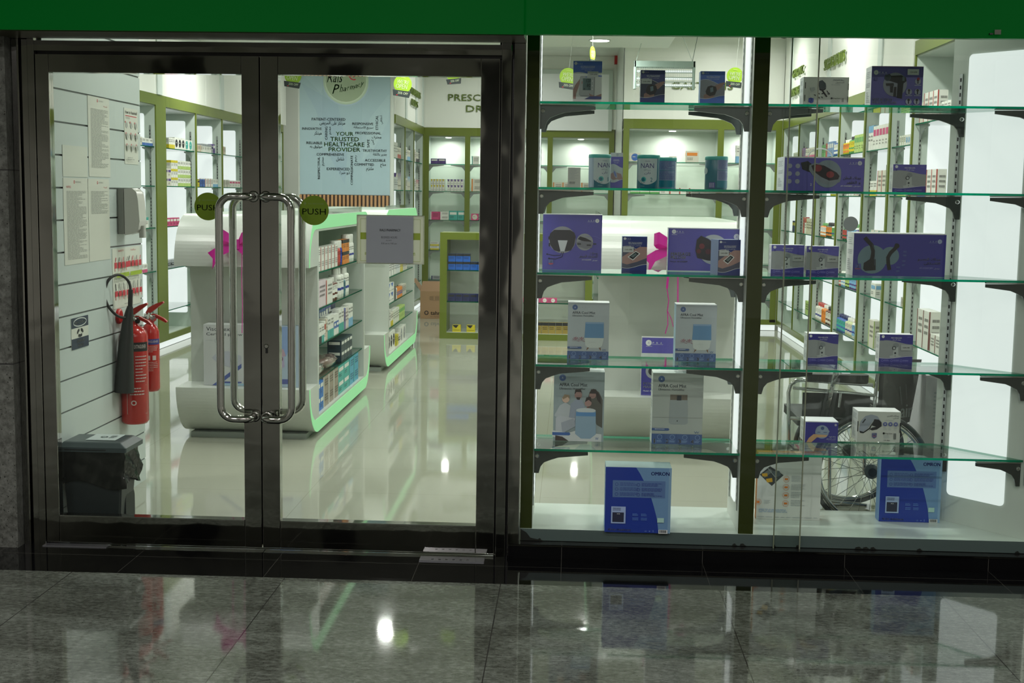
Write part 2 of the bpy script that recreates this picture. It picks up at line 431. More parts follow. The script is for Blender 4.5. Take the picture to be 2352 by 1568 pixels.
mb = MB(); mb.box(-2.3, -.3, 5.505, 5.515, 0, .003, CHROME); struct(mb, 'trim_5')

# green sign box above
YS = 5.20
mb = MB(); mb.box(-3.0, -.203, YS, 5.42, 2.172, 3.3, SIGNG); mb.box(-.203, 6, YS, 5.24, 2.172, 3.3, SIGNG)
mb.box(-3.0, -.205, YS+.02, 5.465, 2.168, 2.30, flat(52, 52, 30, .35))
g = mb.build('shop_sign', label='long dark green acrylic sign box over the doors and window', cat='sign')
bevel(g, .008, 3)
mb = MB(); p = PY(2290, 75, YS-.01)
mb.box(p.x-.012, p.x+.012, YS-.02, YS+.002, p.z-.008, p.z+.01, CHROME); mb.box(p.x-.028, p.x-.016, YS-.015, YS, p.z-.008, p.z-.002, BLACK)
mb.build('screw_fixing', label='small metal fixing on the green sign at its right end', cat='fixing')

# ---------------------------------------------------------------- glass doors
ZB, ZT = .012, 2.104
def door(n, x0, x1, gx0, gx1, hx, side):
    e = empty('door_%d' % n, (x0, 5.5, 0), None, None, kind='structure')
    y0, y1 = 5.475, 5.525
    for a, b in ((x0, gx0), (gx1, x1)):
        bevel(MB().box(a, b, y0, y1, ZB, ZT, STEEL).build('door_stile', e), .0025)
    bevel(MB().box(gx0+.0005, gx1-.0005, y0, y1, 2.030, ZT, STEEL).build('top_rail', e), .002)
    m = MB().box(gx0+.0005, gx1-.0005, y0, y1, ZB, .132, STEEL); m.box(gx0+.0005, gx1-.0005, y0-.002, y0+.004, .128, .133, CHROME)
    bevel(m.build('bottom_rail', e), .002)
    MB().box(gx0, gx1, 5.497, 5.503, .130, 2.032, GLASS).build('glass_pane', e)
    for (yy, s) in ((5.475, -1), (5.525, 1)):
        m = MB(); tx = hx+side*.125; r = .0165; P = []
        ym = yy+s*.085
        for zz, q in ((1.524, 1), (.588, -1)):
            a = []
            a.append((hx, yy, zz)); a.append((hx, yy+s*.03, zz)); 
            for k in range(7):
                t = k/6*math.pi/2
                a.append((hx+side*.035*(1-math.cos(t)), yy+s*(.045+.04*math.sin(t)), zz))
            for k in range(9):
                t = k/8*math.pi/2
                a.append((tx-side*.055+side*.055*math.sin(t), ym, zz-q*.055*(1-math.cos(t))))
            P.append(a)
        m.tube(P[0]+P[1][::-1], r, CHROME, 16)
        for zz in (1.524, .588): m.lathe([(.024, 0), (.024, s*.008), (.018, s*.010)], (hx, yy, zz), CHROME, 20, 'y')
        m.build('door_handle', e)
    return e
GAP_LIGHT_STOP = BLACK
d1 = door(1, -2.268, -1.3185, -2.210, -1.393, -1.345, -1)
d2 = door(2, -1.3145, -.312, -1.238, -.391, -1.292, 1)
m = MB(); p = PY(612, 795, YF)
m.lathe([(.010, 0), (.010, -.008), (.007, -.010)], (p.x, 5.475, p.z), CHROME, 16, 'y'); m.box(p.x-.004, p.x+.004, 5.468, 5.475, p.z-.03, p.z-.008, BLACK)
m.build('lock_cylinder', d2)
MB().box(-1.3205, -1.3125, 5.5255, 5.5300, .012, 2.104, BLACK).build('gap_light_stop', d1)  # added black strip that keeps shop light from showing through the door gap
# floor spring covers
for a, b, y0, y1, lab in ((110, 255, 5.50, 5.44, 'flat steel floor plate in front of the left door'), (965, 1113, 5.43, 5.37, 'scuffed steel floor plate in front of the right door')):
    xa = PZ(a, 1246 if a < 500 else 1282, 0).x; xb = PZ(b, 1250 if a < 500 else 1286, 0).x
    m = MB().box(xa, xb, y1, y0+.01, 0, .004, mat('brushed_plate', (.45, .46, .5), .22, .8))
    if a > 500:
        for k in range(6): m.box(xa+.05+.03*k, xa+.06+.03*k, y1+.02, y1+.03, .004, .0045, BLACK)
    m.build('floor_plate', label=lab, cat='floor plate')

# stickers on the doors
PUSHG = translucent('green_vinyl', srgb(120, 146, 18), .45)
def sticker(px, py, r, lab):
    p = PY(px, py, 5.49); R = r/FPX*5.5; m = MB()
    m.lathe([(R, 0), (R, .0008)], (p.x, 5.4945, p.z), PUSHG, 40, 'y')
    f = front(m, p.x-R, p.x+R, 5.4945, p.z-R, p.z+R)
    c = flat(120, 140, 70)
    f.text('PUSH', .10, .44, .90, .64, c, .01)
    f.text('RALS HEALTHCARE', .30, .25, .82, .30, c); f.stroke([(.19, .21), (.19, .33)], .02, c); f.stroke([(.15, .27), (.24, .27)], .02, c)
    m.build('push_sticker', label=lab, cat='sticker')
sticker(477, 474, 32, 'round olive PUSH sticker on the left door glass')
sticker(721, 483, 34, 'round olive PUSH sticker on the right door glass')
# opening hours board
x0, x1, z0, z1 = RY(820, 494, 974, 606, 5.507)
e = empty('opening_hours_board', (x0, 5.507, z0), 'white framed board with green stripe on the right door glass, behind the grey hours sheet', 'notice')
m = MB().rbox(x0, x1, 5.504, 5.509, z0, z1, translucent('board_white', srgb(226, 228, 214), .45))
f = front(m, x0, x1, 5.504, z0, z1)
YG = flat(150, 170, 20)
f.rect(.055, .36, .945, .50, YG)
for pts in (((.055, .08), (.945, .08)), ((.945, .08), (.945, .94)), ((.945, .94), (.055, .94)), ((.055, .94), (.055, .08))): f.stroke(list(pts), .004, YG)
f.text('m', .83, .76, .87, .82, YG); f.text('8', .12, .76, .14, .82, YG)
m.build('board', e)
x0, x1, z0, z1 = RY(841, 496, 949, 604, 5.490)
m = MB().box(x0, x1, 5.4925, 5.4945, z0, z1, translucent('grey_paper', srgb(176, 182, 190), .4))
f = front(m, x0, x1, 5.4925, z0, z1); K = flat(40, 42, 46); G = flat(84, 88, 92)
f.text('RALS PHARMACY', .29, .275, .73, .325, K, .03); f.text('BUSINESS HOURS', .32, .43, .66, .475, G)
f.text('ALL DAYS', .42, .505, .54, .53, G); f.text('8:30 am to 9:00 pm', .32, .565, .65, .61, G)

m.build('hours_sheet', label='grey paper sheet with business hours taped over the green striped board', cat='notice')

# ---------------------------------------------------------------- display window
DX = [-.151, .737, .800, 1.93]
GF = 5.50
# front panes: two panes that overlap near the middle of the right bay
xa = PY(1800, 676, GF).x; xb = PY(1858, 676, GF).x
EDG = flat(120, 128, 108, .3)
m = MB().box(-.205, xb, GF-.004, GF, .062, 2.44, GLASS); m.box(xb, xb+.005, GF-.005, GF+.001, .062, 2.44, EDG); struct(m, 'window_2')
m = MB().box(xa, 2.02, GF+.003, GF+.007, .062, 2.44, GLASS); m.box(xa-.005, xa, GF+.002, GF+.008, .062, 2.44, EDG); struct(m, 'window_3')
# plinth
FASC_SHADE = flat(80, 94, 94, .5)  # front of the white plinth painted grey, its shade put into the colour
m = MB(); m.box(-.20, 1.97, 5.52, 6.00, .064, .1146, FASC_SHADE, mat('plinth_top', srgb(206, 218, 210), .16)); 
rr = random.Random(3)
f = front(m, -.20, 1.97, 5.52, .064, .1146)
for u in (.035, .42, .435, .50, .545, .66, .675, .69, .78, .97):
    w = rr.uniform(.003, .009); f.poly([(u, 1), (u+w*.2, .8+rr.uniform(0, .1)), (u+w, .78), (u+w*1.4, .9), (u+w*2, 1)], flat(16, 18, 14))
f.poly([(.0, 0), (.012, .3), (.02, .75), (.05, 1), (0, 1)], flat(16, 18, 14))
dis = empty('display_plinth', (0, 5.52, .064), 'long low white plinth behind the window glass carrying the posts and boxes', 'plinth')
m.build('plinth_board', dis)

def lit_rr(mb, pl, a0, a1, z0, z1, at, r=.03, m=LIT, sgn=1):
    """rounded bright rectangle on plane x=at ('x') or y=at ('y')"""
    P = []
    for cx, cz, a in ((a1-r, z1-r, 0), (a0+r, z1-r, 90), (a0+r, z0+r, 180), (a1-r, z0+r, 270)):
        for k in range(5):
            t = math.radians(a+22.5*k); P.append((cx+r*math.cos(t), cz+r*math.sin(t)))
    q = at+sgn*.004
    if pl == 'x': mb.prism([(p[0], p[1]) for p in P], at, q, m, 'x')
    else: mb.prism([(p[0], p[1]) for p in P], at, q, m, 'y')
STD = mat('standard_metal', (.42, .45, .44), .35, .8)
def standard(mb, pl, a, z0, z1, at, sgn, slots=True, w=.009):
    """slotted shelf standard; a = position along, at = plane"""
    b0, b1 = at, at+sgn*.004
    if pl == 'x': mb.box(b0, b1, a-w, a+w, z0, z1, STD)
    else: mb.box(a-w, a+w, b0, b1, z0, z1, STD)
    if slots:
        z = z0+.03
        while z < z1-.03:
            c0, c1 = at+sgn*.0035, at+sgn*.0045
            if pl == 'x': mb.box(c0, c1, a-w*.45, a+w*.45, z, z+.016, BLACK)
            else: mb.box(a-w*.45, a+w*.45, c0, c1, z, z+.016, BLACK)
            z += .032
def divider(name, x0, x1, lab, faces):
    e = empty(name, (x0, 5.535, .1146), lab, 'post')
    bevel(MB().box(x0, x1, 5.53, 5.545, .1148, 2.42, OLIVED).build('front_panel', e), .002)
    MB().box(x0, x1, 5.545, 5.94, .1148, 2.42, WALLW).build('side_panel', e)
    for at, sg in faces:
        m = MB(); lit_rr(m, 'x', 5.66, 5.80, .22, 2.3, at, .02, LIT, sg); m.build('light_panel', e)
        for yy in (5.60, 5.87):
            m = MB(); standard(m, 'x', yy, .2, 2.36, at, sg, True, .007); m.build('slotted_rail', e)
    return e
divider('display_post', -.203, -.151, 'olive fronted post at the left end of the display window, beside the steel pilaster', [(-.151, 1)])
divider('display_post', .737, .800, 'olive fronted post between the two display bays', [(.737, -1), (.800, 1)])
# splayed end panel at the right, with its big light panel
A = Vector((1.655, 5.915, 0)); B = Vector((1.955, 5.545, 0)); Dv = (B-A).normalized(); Nn = Vector((-Dv.y*-1, -Dv.x, 0)).normalized()
Nn = Vector((Dv.y, -Dv.x, 0)); Nn = -Nn if Nn.y > 0 else Nn
def onpanel(mb, s0, s1, z0, z1, t0, t1, m, r=0):
    P = []
    if r:
        for cx, cz, a in ((s1-r, z1-r, 0), (s0+r, z1-r, 90), (s0+r, z0+r, 180), (s1-r, z0+r, 270)):
            for k in range(6):
                t = math.radians(a+18*k); P.append((cx+r*math.cos(t), cz+r*math.sin(t)))
    else: P = [(s0, z0), (s1, z0), (s1, z1), (s0, z1)]
    V = [A+Dv*p[0]+Nn*t+Vector((0, 0, p[1])) for t in (t0, t1) for p in P]; n = len(P)
    mb.add(V, [(i, (i+1) % n, n+(i+1) % n, n+i) for i in range(n)]+[tuple(range(n)), tuple(range(n, 2*n))], m)
LW = (B-A).length
e = empty('splayed_end_panel', tuple(A)[:2]+(.1146,), 'tall white end panel with a large rounded light panel, right end of the window', 'panel')
m = MB(); onpanel(m, 0, LW, .1148, 2.42, 0, -.03, flat(196, 206, 198)); m.build('panel', e)
def spx(px, py):     # pixel -> s,z on the splayed plane
    w = _dir(px, py); k = (A-Vector((0, 0, CH))).dot(Nn)/w.dot(Nn); q = w*k+Vector((0, 0, CH)); return (q-A).dot(Dv), q.z
s0, za = spx(2237, 124); s1, _ = spx(2338, 600); s00, zb = spx(2191, 1140); _, zt = spx(2338, 116); _, zb2 = spx(2325, 1165)
m = MB(); onpanel(m, .082, s1, (zb+zb2)/2, (za+zt)/2, .0, .006, LIT2, .02); m.build('light_panel', e)
m = MB()
for s_ in (.045, LW-.012):
    onpanel(m, s_-.008, s_+.008, .35, 2.10, 0, .005, STD); z = .37
    while z < 2.08: onpanel(m, s_-.0035, s_+.0035, z, z+.016, .0045, .0058, BLACK); z += .032
m.build('slotted_rail', e)

# shelves of the display window
def bracket_mesh(d, L=.235, h=.10):
    m = MB(); P = [(0, 0), (L, -.003), (L, -.017), (L*.45, -.030), (.075, -.040), (.045, -.052), (.03, -.07), (.022, -h), (0, -h)]
    m.prism([(d*p[0], p[1]) for p in P], -.006, .006, BRKT, 'y')
    m.box(0, d*L, -.010, .010, .0, .004, CHROME)
    m.lathe([(.010, 0), (.010, -.003), (.006, -.005)], (d*.014, -.006, -.024), CHROME, 14, 'y')
    return m.mesh('bracket')
BK = {1: bracket_mesh(1), -1: bracket_mesh(-1)}
YSF, YSB = 5.56, 5.90
ZS = [PY(1237, 232, YSF).z, PY(1235, 429, YSF).z, PY(1232, 625, YSF).z, PY(1230, 836, YSF).z, PY(1228, 1030, YSF).z]
ORD = ['top', 'second', 'middle', 'fourth', 'lowest']
for i, z in enumerate(ZS):
    for bay in (0, 1):
        if bay == 0: P = [(DX[0]+.003, YSF), (DX[1]-.003, YSF), (DX[1]-.003, YSB), (DX[0]+.003, YSB)]
        else: P = [(DX[2]+.003, YSF), (B.x-.022, YSF), (A.x-.006, YSB-.0), (DX[2]+.003, YSB)]
        e = empty('glass_shelf', (P[0][0], YSF, z), '%s glass shelf with a green edge in the %s display bay' % (ORD[i], ('left', 'right')[bay]), 'shelf', 'glass shelves of the display window')
        m = MB(); n = len(P); th = .0095
        Vv = [(p[0], p[1], z) for p in P]+[(p[0], p[1], z-th) for p in P]
        m.add(Vv, [tuple(range(n)), tuple(range(n, 2*n))], SHELFGLASS)
        m.add(Vv, [(k, (k+1) % n, n+(k+1) % n, n+k) for k in range(n)], GEDGE)
        m.build('glass_pane', e)
        for (xx, sg, yy) in ((P[0][0]-.001, 1, 5.60), (P[0][0]-.001, 1, 5.87), (P[1][0]+.001 if bay == 0 else 2.0, -1, 5.60), (P[1][0]+.001 if bay == 0 else 1.71, -1, 5.87 if bay == 0 else 5.84)):
            if bay == 1 and xx == 2.0: xx, yy = 1.925, 5.566
            if bay == 1 and xx == 1.71: xx = 1.693
            o = bpy.data.objects.new('bracket', BK[sg]); C.objects.link(o); o.parent = e
            o.location = (xx-P[0][0], yy-YSF, -th-.0045)
            if xx == 1.925: o.scale = (.80, 1, 1)

# ================================================================ THE SHOP'S FITTINGS
LVZ = [1.95, 1.58, 1.185, .77, .36]
def shelf_box(m, x0, x1, y0, y1, z, th=.009):
    V = [(x0, y0, z), (x1, y0, z), (x1, y1, z), (x0, y1, z)]; V += [(a, b, c-th) for a, b, c in V]
    m.add(V, [(0, 1, 2, 3), (4, 5, 6, 7)], SHELFGLASS); m.add(V, [(k, (k+1) % 4, 4+(k+1) % 4, 4+k) for k in range(4)], GEDGE)
    return m
def side_unit(X, d, y0, y1, lab,  zs=LVZ, post=.03, near=False, top=2.44, lit=True, off=.031):
    """one bay of wall shelving whose open front faces the aisle; d=-1 left wall, +1 right wall"""
    e = empty('shelving_unit', (X, y0, 0), lab, 'shelving', 'wall shelving with green frames, %s side' % ('left' if d < 0 else 'right'))
    D = .42
    m = MB(); m.box(X+d*.012, X+d*D, y1, y1+.03, .10, top-.05, PALE)
    m.box(X+d*D, X+d*(D+.03), y0+off+.001, y1+.03, .10, top-.05, WHITE); m.build('side_panel', e)
    m = MB(); m.box(X, X+d*.013, y1, y1+post, .07, top-.1, OLIVE); m.box(X, X+d*.02, y0+off, y1+post, top-.1, top, OLIVE); m.box(X, X+d*.02, y0+off, y1, .07, .13, OLIVE)
    m.build('frame', e)
    MB().box(X+d*.03, X+d*.035, y0+off, y1+post, .004, .068, LIT).build('toe_light', e)
    m = MB(); m.box(X+d*.021, X+d*D, y0+off, y1, top-.11, top-.095, WHITE); m.build('soffit', e); MB().box(X+d*.021, X+d*D, y0+off, y1, .085, .10, WHITE).build('deck', e)
    m = MB(); m.lathe([(.045, 0), (.045, -.006)], (X+d*.20, (y0+y1)/2, top-.11), LITW, 18); m.build('spotlight', e)
    if lit:
        m = MB(); lit_rr(m, 'y', X+d*.39 if d < 0 else X+.115, X+d*.115 if d < 0 else X+.39, .25, 2.26, y1, .02, LIT, -1); m.build('light_panel', e)
    m = MB(); standard(m, 'y', X+d*.06, .3, 2.15, y1, -1, True, .008); m.build('slotted_rail', e)
    for z in zs:
        shelf_box(MB(), X+d*.02, X+d*.40, y0+off+.004, y1-.003, z).build('glass_shelf', e)
        for xx in (.06,):
            o = bpy.data.objects.new('bracket', BK2); C.objects.link(o); o.parent = e; o.location = (d*xx, y1-.004-y0, z-.0095); 
    return e
m = MB(); P = [(0, 0), (-.22, -.003), (-.22, -.015), (-.08, -.035), (-.04, -.06), (-.02, -.10), (0, -.10)]
m.prism(P, -.005, .005, mat('wall_bracket', (.30, .33, .32), .35, .6), 'x'); BK2 = m.mesh('bracket')
XL = -3.96; XR = 2.40; XM = -2.05
LYS = [10.3, 11.35, 12.35, 13.67, 14.70, 15.72, 16.75, 17.8]
for i in range(len(LYS)-1):
    side_unit(XL, -1, LYS[i], LYS[i+1], 'backlit shelving bay on the left wall, %s bay from the near end' % ['first', 'second', 'third', 'fourth', 'fifth', 'sixth', 'seventh'][i], post=.30 if i == 1 else .03, off=.302 if i == 2 else .031)
RYS = [8.55, 9.57, 10.2, 11.07, 12.13, 13.2, 14.28, 15.36]
RN = ['first', 'second', 'third', 'fourth', 'fifth', 'sixth', 'seventh']
for i in range(len(RYS)-1):
    if i == 0: side_unit(XR, 1, RYS[0], RYS[1]-.035, 'taller nearest shelving bay on the right wall with two tall white box groups', zs=[2.09, 1.56, 1.0, .537], top=2.67)
    else: side_unit(XR, 1, RYS[i], RYS[i+1], 'backlit shelving bay on the right wall, %s bay from the near end' % RN[i], post=.045 if i < 3 else .03, off=.047 if i in (2, 3) else .031)
for i, (a, b) in enumerate(((15.05, 15.95), (15.95, 16.85), (16.85, 17.9))):
    side_unit(XM, -1, a, b, 'shelving bay between the banner and the back wall, %s bay from the banner' % RN[i])
# headers above the shelving, with slim pilasters
HD = flat(232, 235, 228, .4); PIL = flat(206, 216, 212, .4)
def header(x0, x1, y0, y1, lab, pil, z0=2.441, top=CEIL-.002):
    e = empty('header_panel', (x0, y0, z0), lab, 'wall panel')
    m = MB(); m.box(x0, x1, y0, y1, z0, top, HD); m.build('panel', e)
    m = MB()
    for q in pil:
        if abs(x1-x0) < abs(y1-y0): 
            xx = x1 if x1 < 0 else x0; s = .012 if x1 < 0 else -.012
            m.box(xx, xx+s, q-.07, q+.07, z0, top, PIL)
        else: m.box(q-.07, q+.07, y0-.012, y0, z0, top, PIL)
    m.build('pilaster', e); return e
header(XL-.44, XL, 9.0, 14.04, 'white header panels above the left wall shelving', [12.45], top=BLK_Z-.001)
header(XL-.44, XL, 14.06, 17.99, 'taller white header panels above the far part of the left wall shelving', [14.68, 16.8])
header(XR, XR+.44, 9.60, 15.35, 'white header panels above the right wall shelving, with raised green words', [10.6, 12.7, 14.9])
header(XM-.46, XM, 15.06, 17.99, 'white header panels between the banner and the back wall', [15.98, 17.0, 17.75])

def back_unit(x0, x1, Y, posts, lab, pw=.07, top=2.44):
    e = empty('shelving_unit', (x0, Y, 0), lab, 'shelving')
    m = MB(); m.box(x0, x1, Y+.41, Y+.43, 0, top, mat('back_white', srgb(214, 224, 214), .4)); m.box(x0, x1, Y+.02, Y+.41, top-.125, top-.11, WHITE); m.box(x0, x1, Y+.02, Y+.41, .09, .10, WHITE); m.build('back_panel', e)
    m = MB(); m.box(x0, x1, Y, Y+.02, top-.11, top, OLIVE); m.box(x0, x1, Y, Y+.02, .07, .13, OLIVE)
    for p in posts: m.box(p, p+pw, Y, Y+.02, .10, top-.11, OLIVE)
    m.build('frame', e)
    m = MB()
    for p in posts: m.box(p+.02, p+pw-.02, Y+.02, Y+.41, .10, top-.125, PALE)
    m.build('side_panel', e)
    for z in LVZ:
        for a, b in zip(posts[:-1], posts[1:]):
            shelf_box(MB(), a+pw-.018, b+.018, Y+.03, Y+.39, z, .008).build('glass_shelf', e)
            m = MB()
            for xx, s in ((a+pw-.02, 1), (b+.02, -1)):
                m.prism([(xx, z-.01), (xx+s*.22, z-.014), (xx+s*.22, z-.024), (xx+s*.07, z-.04), (xx+s*.02, z-.1), (xx, z-.1)], Y+.06, Y+.068, mat('wall_bracket'), 'y')
            m.build('bracket', e)
    m = MB()
    for a, b in zip(posts[:-1], posts[1:]): m.lathe([(.04, 0), (.04, -.005)], ((a+b+pw)/2, Y+.2, top-.126), LITW, 16)
    m.build('spotlight', e)
    MB().box(x0, x1, Y+.03, Y+.035, .004, .068, LIT).build('toe_light', e)
    for a, b in zip(posts[:-1], posts[1:]):
        if b-a > .3: lamp(((a+b+pw)/2, Y+.16, top-.14), 4.2, .09)
    return e
YA, YB = 18.0, 15.4
xa0 = PY(973, 450, YA).x; xa1 = PY(1067, 450, YA).x; xa2 = PY(1398, 380, YA).x
pit = xa1-xa0; AP = [xa0, xa1, xa1+pit, xa1+pit*2, xa2]
back_unit(xa0, xa2+.07, YA, AP, 'green framed shelving across the back wall under the prescription lettering')
xb0 = PY(1430, 380, YB).x; xb1 = PY(1647, 380, YB).x; xb2 = XR-.03
back_unit(xb0, xb2+.028, YB, [xb0, xb1, xb2-.042], 'green framed shelving under the raised green lettering, behind the formula tins')
header(xa0, xa2+.10, YA, 18.44, 'white header panel on the back wall with raised green prescription words', [])
header(xb0, xb2+.03, YB, 15.82, 'white header panel with raised green letters behind the hanging insect killer', [])
MB().box(xa2+.085, xb0-.012, 15.6, 18.4, 0, CEIL-.002, WHITE).build('corner_pillar', label='plain white pillar between the two rear shelving units', cat='pillar')

# counter end, slatted timber and the banner wall
bx0 = PY(689, 300, 15.0).x; bx1 = PY(896, 300, 15.0).x
MB().box(bx0-.02, XM-.012, 15.0, 15.04, 0, 3.19, WHITE).build('partition', label='white partition that carries the banner, left of the rear shelves', cat='partition')
W1 = flat(168, 128, 88); W2 = flat(52, 38, 28); zt = PY(790, 447, 15.0).z
m = MB(); m.box(bx0, bx1, 14.985, 14.999, .9, zt-.004, W2)
k = 0; x = bx0
while x < bx1-.02: m.box(x, x+.024, 14.965, 14.985, .9, zt-.004, W1); x += .0455
m.build('slat_panel', label='timber slat panel under the blue banner', cat='panel')
MB().box(-3.4, -2.0, 14.2, 14.8, 0, 1.02, WHITE).box(-3.42, -1.98, 14.18, 14.82, 1.02, 1.06, WHITE).build('service_counter', label='white service counter in front of the timber slats', cat='counter')

# ---------------------------------------------------------------- gondolas
def curve(p0, p1, bulge, n=22):
    """quarter-round between two points: leaves p0 vertically, meets p1 horizontally"""
    return [(p0[0]+(p1[0]-p0[0])*(1-math.cos(t)), p0[1]+(p1[1]-p0[1])*math.sin(t)) for t in [math.pi/2*k/n for k in range(n+1)]]
def inset(poly, d):
    """shrink a (y,z) outline towards its inside by d (convex part only)"""
    n = len(poly); out = []
    for i in range(n):
        a = Vector(poly[i-1]); b = Vector(poly[i]); c = Vector(poly[(i+1) % n])
        e1 = (b-a).normalized(); e2 = (c-b).normalized(); nn = Vector((-(e1.y+e2.y), e1.x+e2.x))
        if nn.length < 1e-6: nn = Vector((-e1.y, e1.x))
        nn.normalize(); q = max(.4, nn.dot(Vector((-e1.y, e1.x)))); out.append(tuple(b+nn*(d/q)))
    return out
GZS = [1.04, .806, .570, .352]
def gondola(x0, x1, y0, lab, open_right=True):
    e = empty('gondola', (x0, y0, 0), lab, 'display unit', 'white display gondolas with green glowing edges')
    y1 = y0+.27; y2 = y0+2.14; y3 = y0+2.40; zb = .03; zt = .335; ht = 1.40; hb = 1.085
    base = curve((y0, zt), (y1, zb), 0)+[(y2, zb)]+curve((y3, zt), (y2, zb), 0)[::-1][1:]
    hood = curve((y0, hb), (y1, ht), 0)+[(y2, ht)]+curve((y3, hb), (y2, ht), 0)[::-1][1:]
    base2 = [(y0+.05, .335)]  # inner outline, stays 8 cm inside
    def shell(outl, inner_pts, nm):
        m = MB()
        # end caps and slab as one C-shaped solid
        m.prism(outl+inner_pts, x0, x1, WHITE, 'x'); o = m.build(nm, e); return o
    fx = x1 if open_right else x0; s = 1 if open_right else -1
    zi = .13; zj = 1.30
    shell(base, [(y2-.0, zt), (y2-.0, zi), (y1+.0, zi), (y1+.0, zt)], 'base')
    shell(hood, [(y2, hb), (y2, zj), (y1, zj), (y1, hb)], 'hood')
    m = MB(); m.box(x0+.02, x1, y1, y1+.04, zi, zj, WHITE); m.box(x0+.02, x1, y2-.04, y2, zi, zj, WHITE)
    m.box((x0+x1)/2-.015-s*.05, (x0+x1)/2+.015-s*.05, y1+.04, y2-.04, zi, zj, mat('greenish_back', srgb(196, 218, 200), .35)); m.build('end_panel', e)
    MB().box(x0+.05, x1-.05, y1-.12, y2+.12, .0, zb+.003, flat(150, 160, 152)).build('plinth', e)
    # glowing green edge bands on the open side, 3 mm proud of the shell
    def band(outl, w, nm):
        k = len(outl); inn = []
        for i, (y, z) in enumerate(outl):
            a = Vector(outl[max(i-1, 0)]); b = Vector(outl[min(i+1, k-1)]); t = (b-a).normalized(); nn = Vector((-t.y, t.x))
            c = Vector(((y1+y2)/2, (zt+hb)/2)); 
            if nn.dot(c-Vector((y, z))) < 0: nn = -nn
            q = w*(.18+.82*min(1, (min(abs(y-y0), abs(y-y3)))/.22)); inn.append((y+nn.x*q, z+nn.y*q))
        V = [(fx+s*.0, p[0], p[1]) for p in outl+inn]+[(fx+s*.004, p[0], p[1]) for p in outl+inn]
        F = [(i, i+1, k+i+1, k+i) for i in range(k-1)]; F2 = [tuple(j+2*k for j in f) for f in F]
        Ed = [(i, i+1, i+1+2*k, i+2*k) for i in range(k-1)]+[(k+i, k+i+1, 3*k+i+1, 3*k+i) for i in range(k-1)]
        MB().add(V, F+F2+Ed, GREENLED).build(nm, e)
    band(base, .085, 'light_edge'); band(hood, .085, 'light_edge')
    xm = (x0+x1)/2-s*.03
    for z in GZS: shelf_box(MB(), xm, fx-s*.012, y1+.045, y2-.045, z, .009).build('glass_shelf', e)
    # glass rail on top
    MB().box(x0+.02, x1-.02, y1, y1+.008, ht, ht+.035, SHELFGLASS).box(fx-s*.03, fx-s*.022, y1, y2, ht, ht+.035, SHELFGLASS).build('glass_rail', e)
    return e
GX0, GX1 = -2.43, -1.598
gondola(GX0, GX1, 7.88, 'nearest white gondola left of the aisle, with a pink bow on its rounded hood')
gondola(GX0, GX1, 11.07, 'farther white gondola left of the aisle, behind the hours sheet')
G3X0, G3X1 = PY(1365, 760, 8.15).x-.0, PY(1700, 760, 8.15).x
gondola(G3X0, G3X1, 7.88, 'white gondola seen through the left display bay, with a pink bow', False)

# free-standing green framed unit
ux0 = PY(1010, 660, 13.9).x; ux1 = .22; uy = 13.9
e = empty('low_shelf_unit', (ux0, uy, 0), 'waist high green framed shelf unit standing in front of the back wall', 'shelving')
m = MB(); hh = 1.135; w = .075
m.box(ux0, ux0+w, uy, uy+.4, 0, hh, OLIVE); m.box(ux1-w, ux1, uy, uy+.4, 0, hh, OLIVE); m.box(ux0+w, ux1-w, uy, uy+.4, hh-.075, hh, OLIVE); m.box(ux0+w, ux1-w, uy, uy+.4, 0, .065, OLIVE); m.build('frame', e)
MB().box(ux0+w, ux1-w, uy+.385, uy+.398, .065, hh-.075, WHITE).box(ux0+w, ux1-w, uy+.01, uy+.385, .0655, .07, WHITE).build('back_panel', e)
UZ = [PY(1060, 620, uy).z, PY(1060, 692, uy).z]
for z in UZ: shelf_box(MB(), ux0+w, ux1-w, uy+.01, uy+.38, z, .012).build('glass_shelf', e)

# cardboard box
cb = PY(965, 722, 16.1).x; cc = PY(1009+10, 722, 16.1).x; zt = PY(985, 652, 16.1).z; BR = flat(166, 132, 96); zt2 = zt-.09
m = MB(); m.box(cb, cc+.1, 16.1, 16.5, 0, zt2, BR)
m.add([(cb, 16.1, zt2), (cc+.1, 16.1, zt2), (cc+.08, 16.18, zt+.03), (cb+.02, 16.18, zt+.03)], [(0, 1, 2, 3)], flat(150, 116, 82))
m.add([(cb, 16.1, zt2), (cb, 16.5, zt2), (cb-.10, 16.45, zt+.05), (cb-.10, 16.15, zt+.05)], [(0, 1, 2, 3)], flat(140, 108, 76))
f = front(m, cb, cc+.1, 16.1, 0, zt2, .001)
f.text('tahnk', .33, .72, .75, .86, flat(52, 40, 34), .02); f.ring(.2, .79, .055, .03, flat(52, 40, 34)); f.rect(.62, .42, .78, .55, flat(200, 200, 196))
f.rect(.3, .18, .42, .32, flat(140, 112, 80)); f.rect(.47, .18, .6, .32, flat(140, 112, 80)); f.text('for family', .33, .9, .6, .95, flat(110, 84, 60))
m.build('cardboard_box', label='open brown cardboard box on the floor beside the low green unit', cat='box')

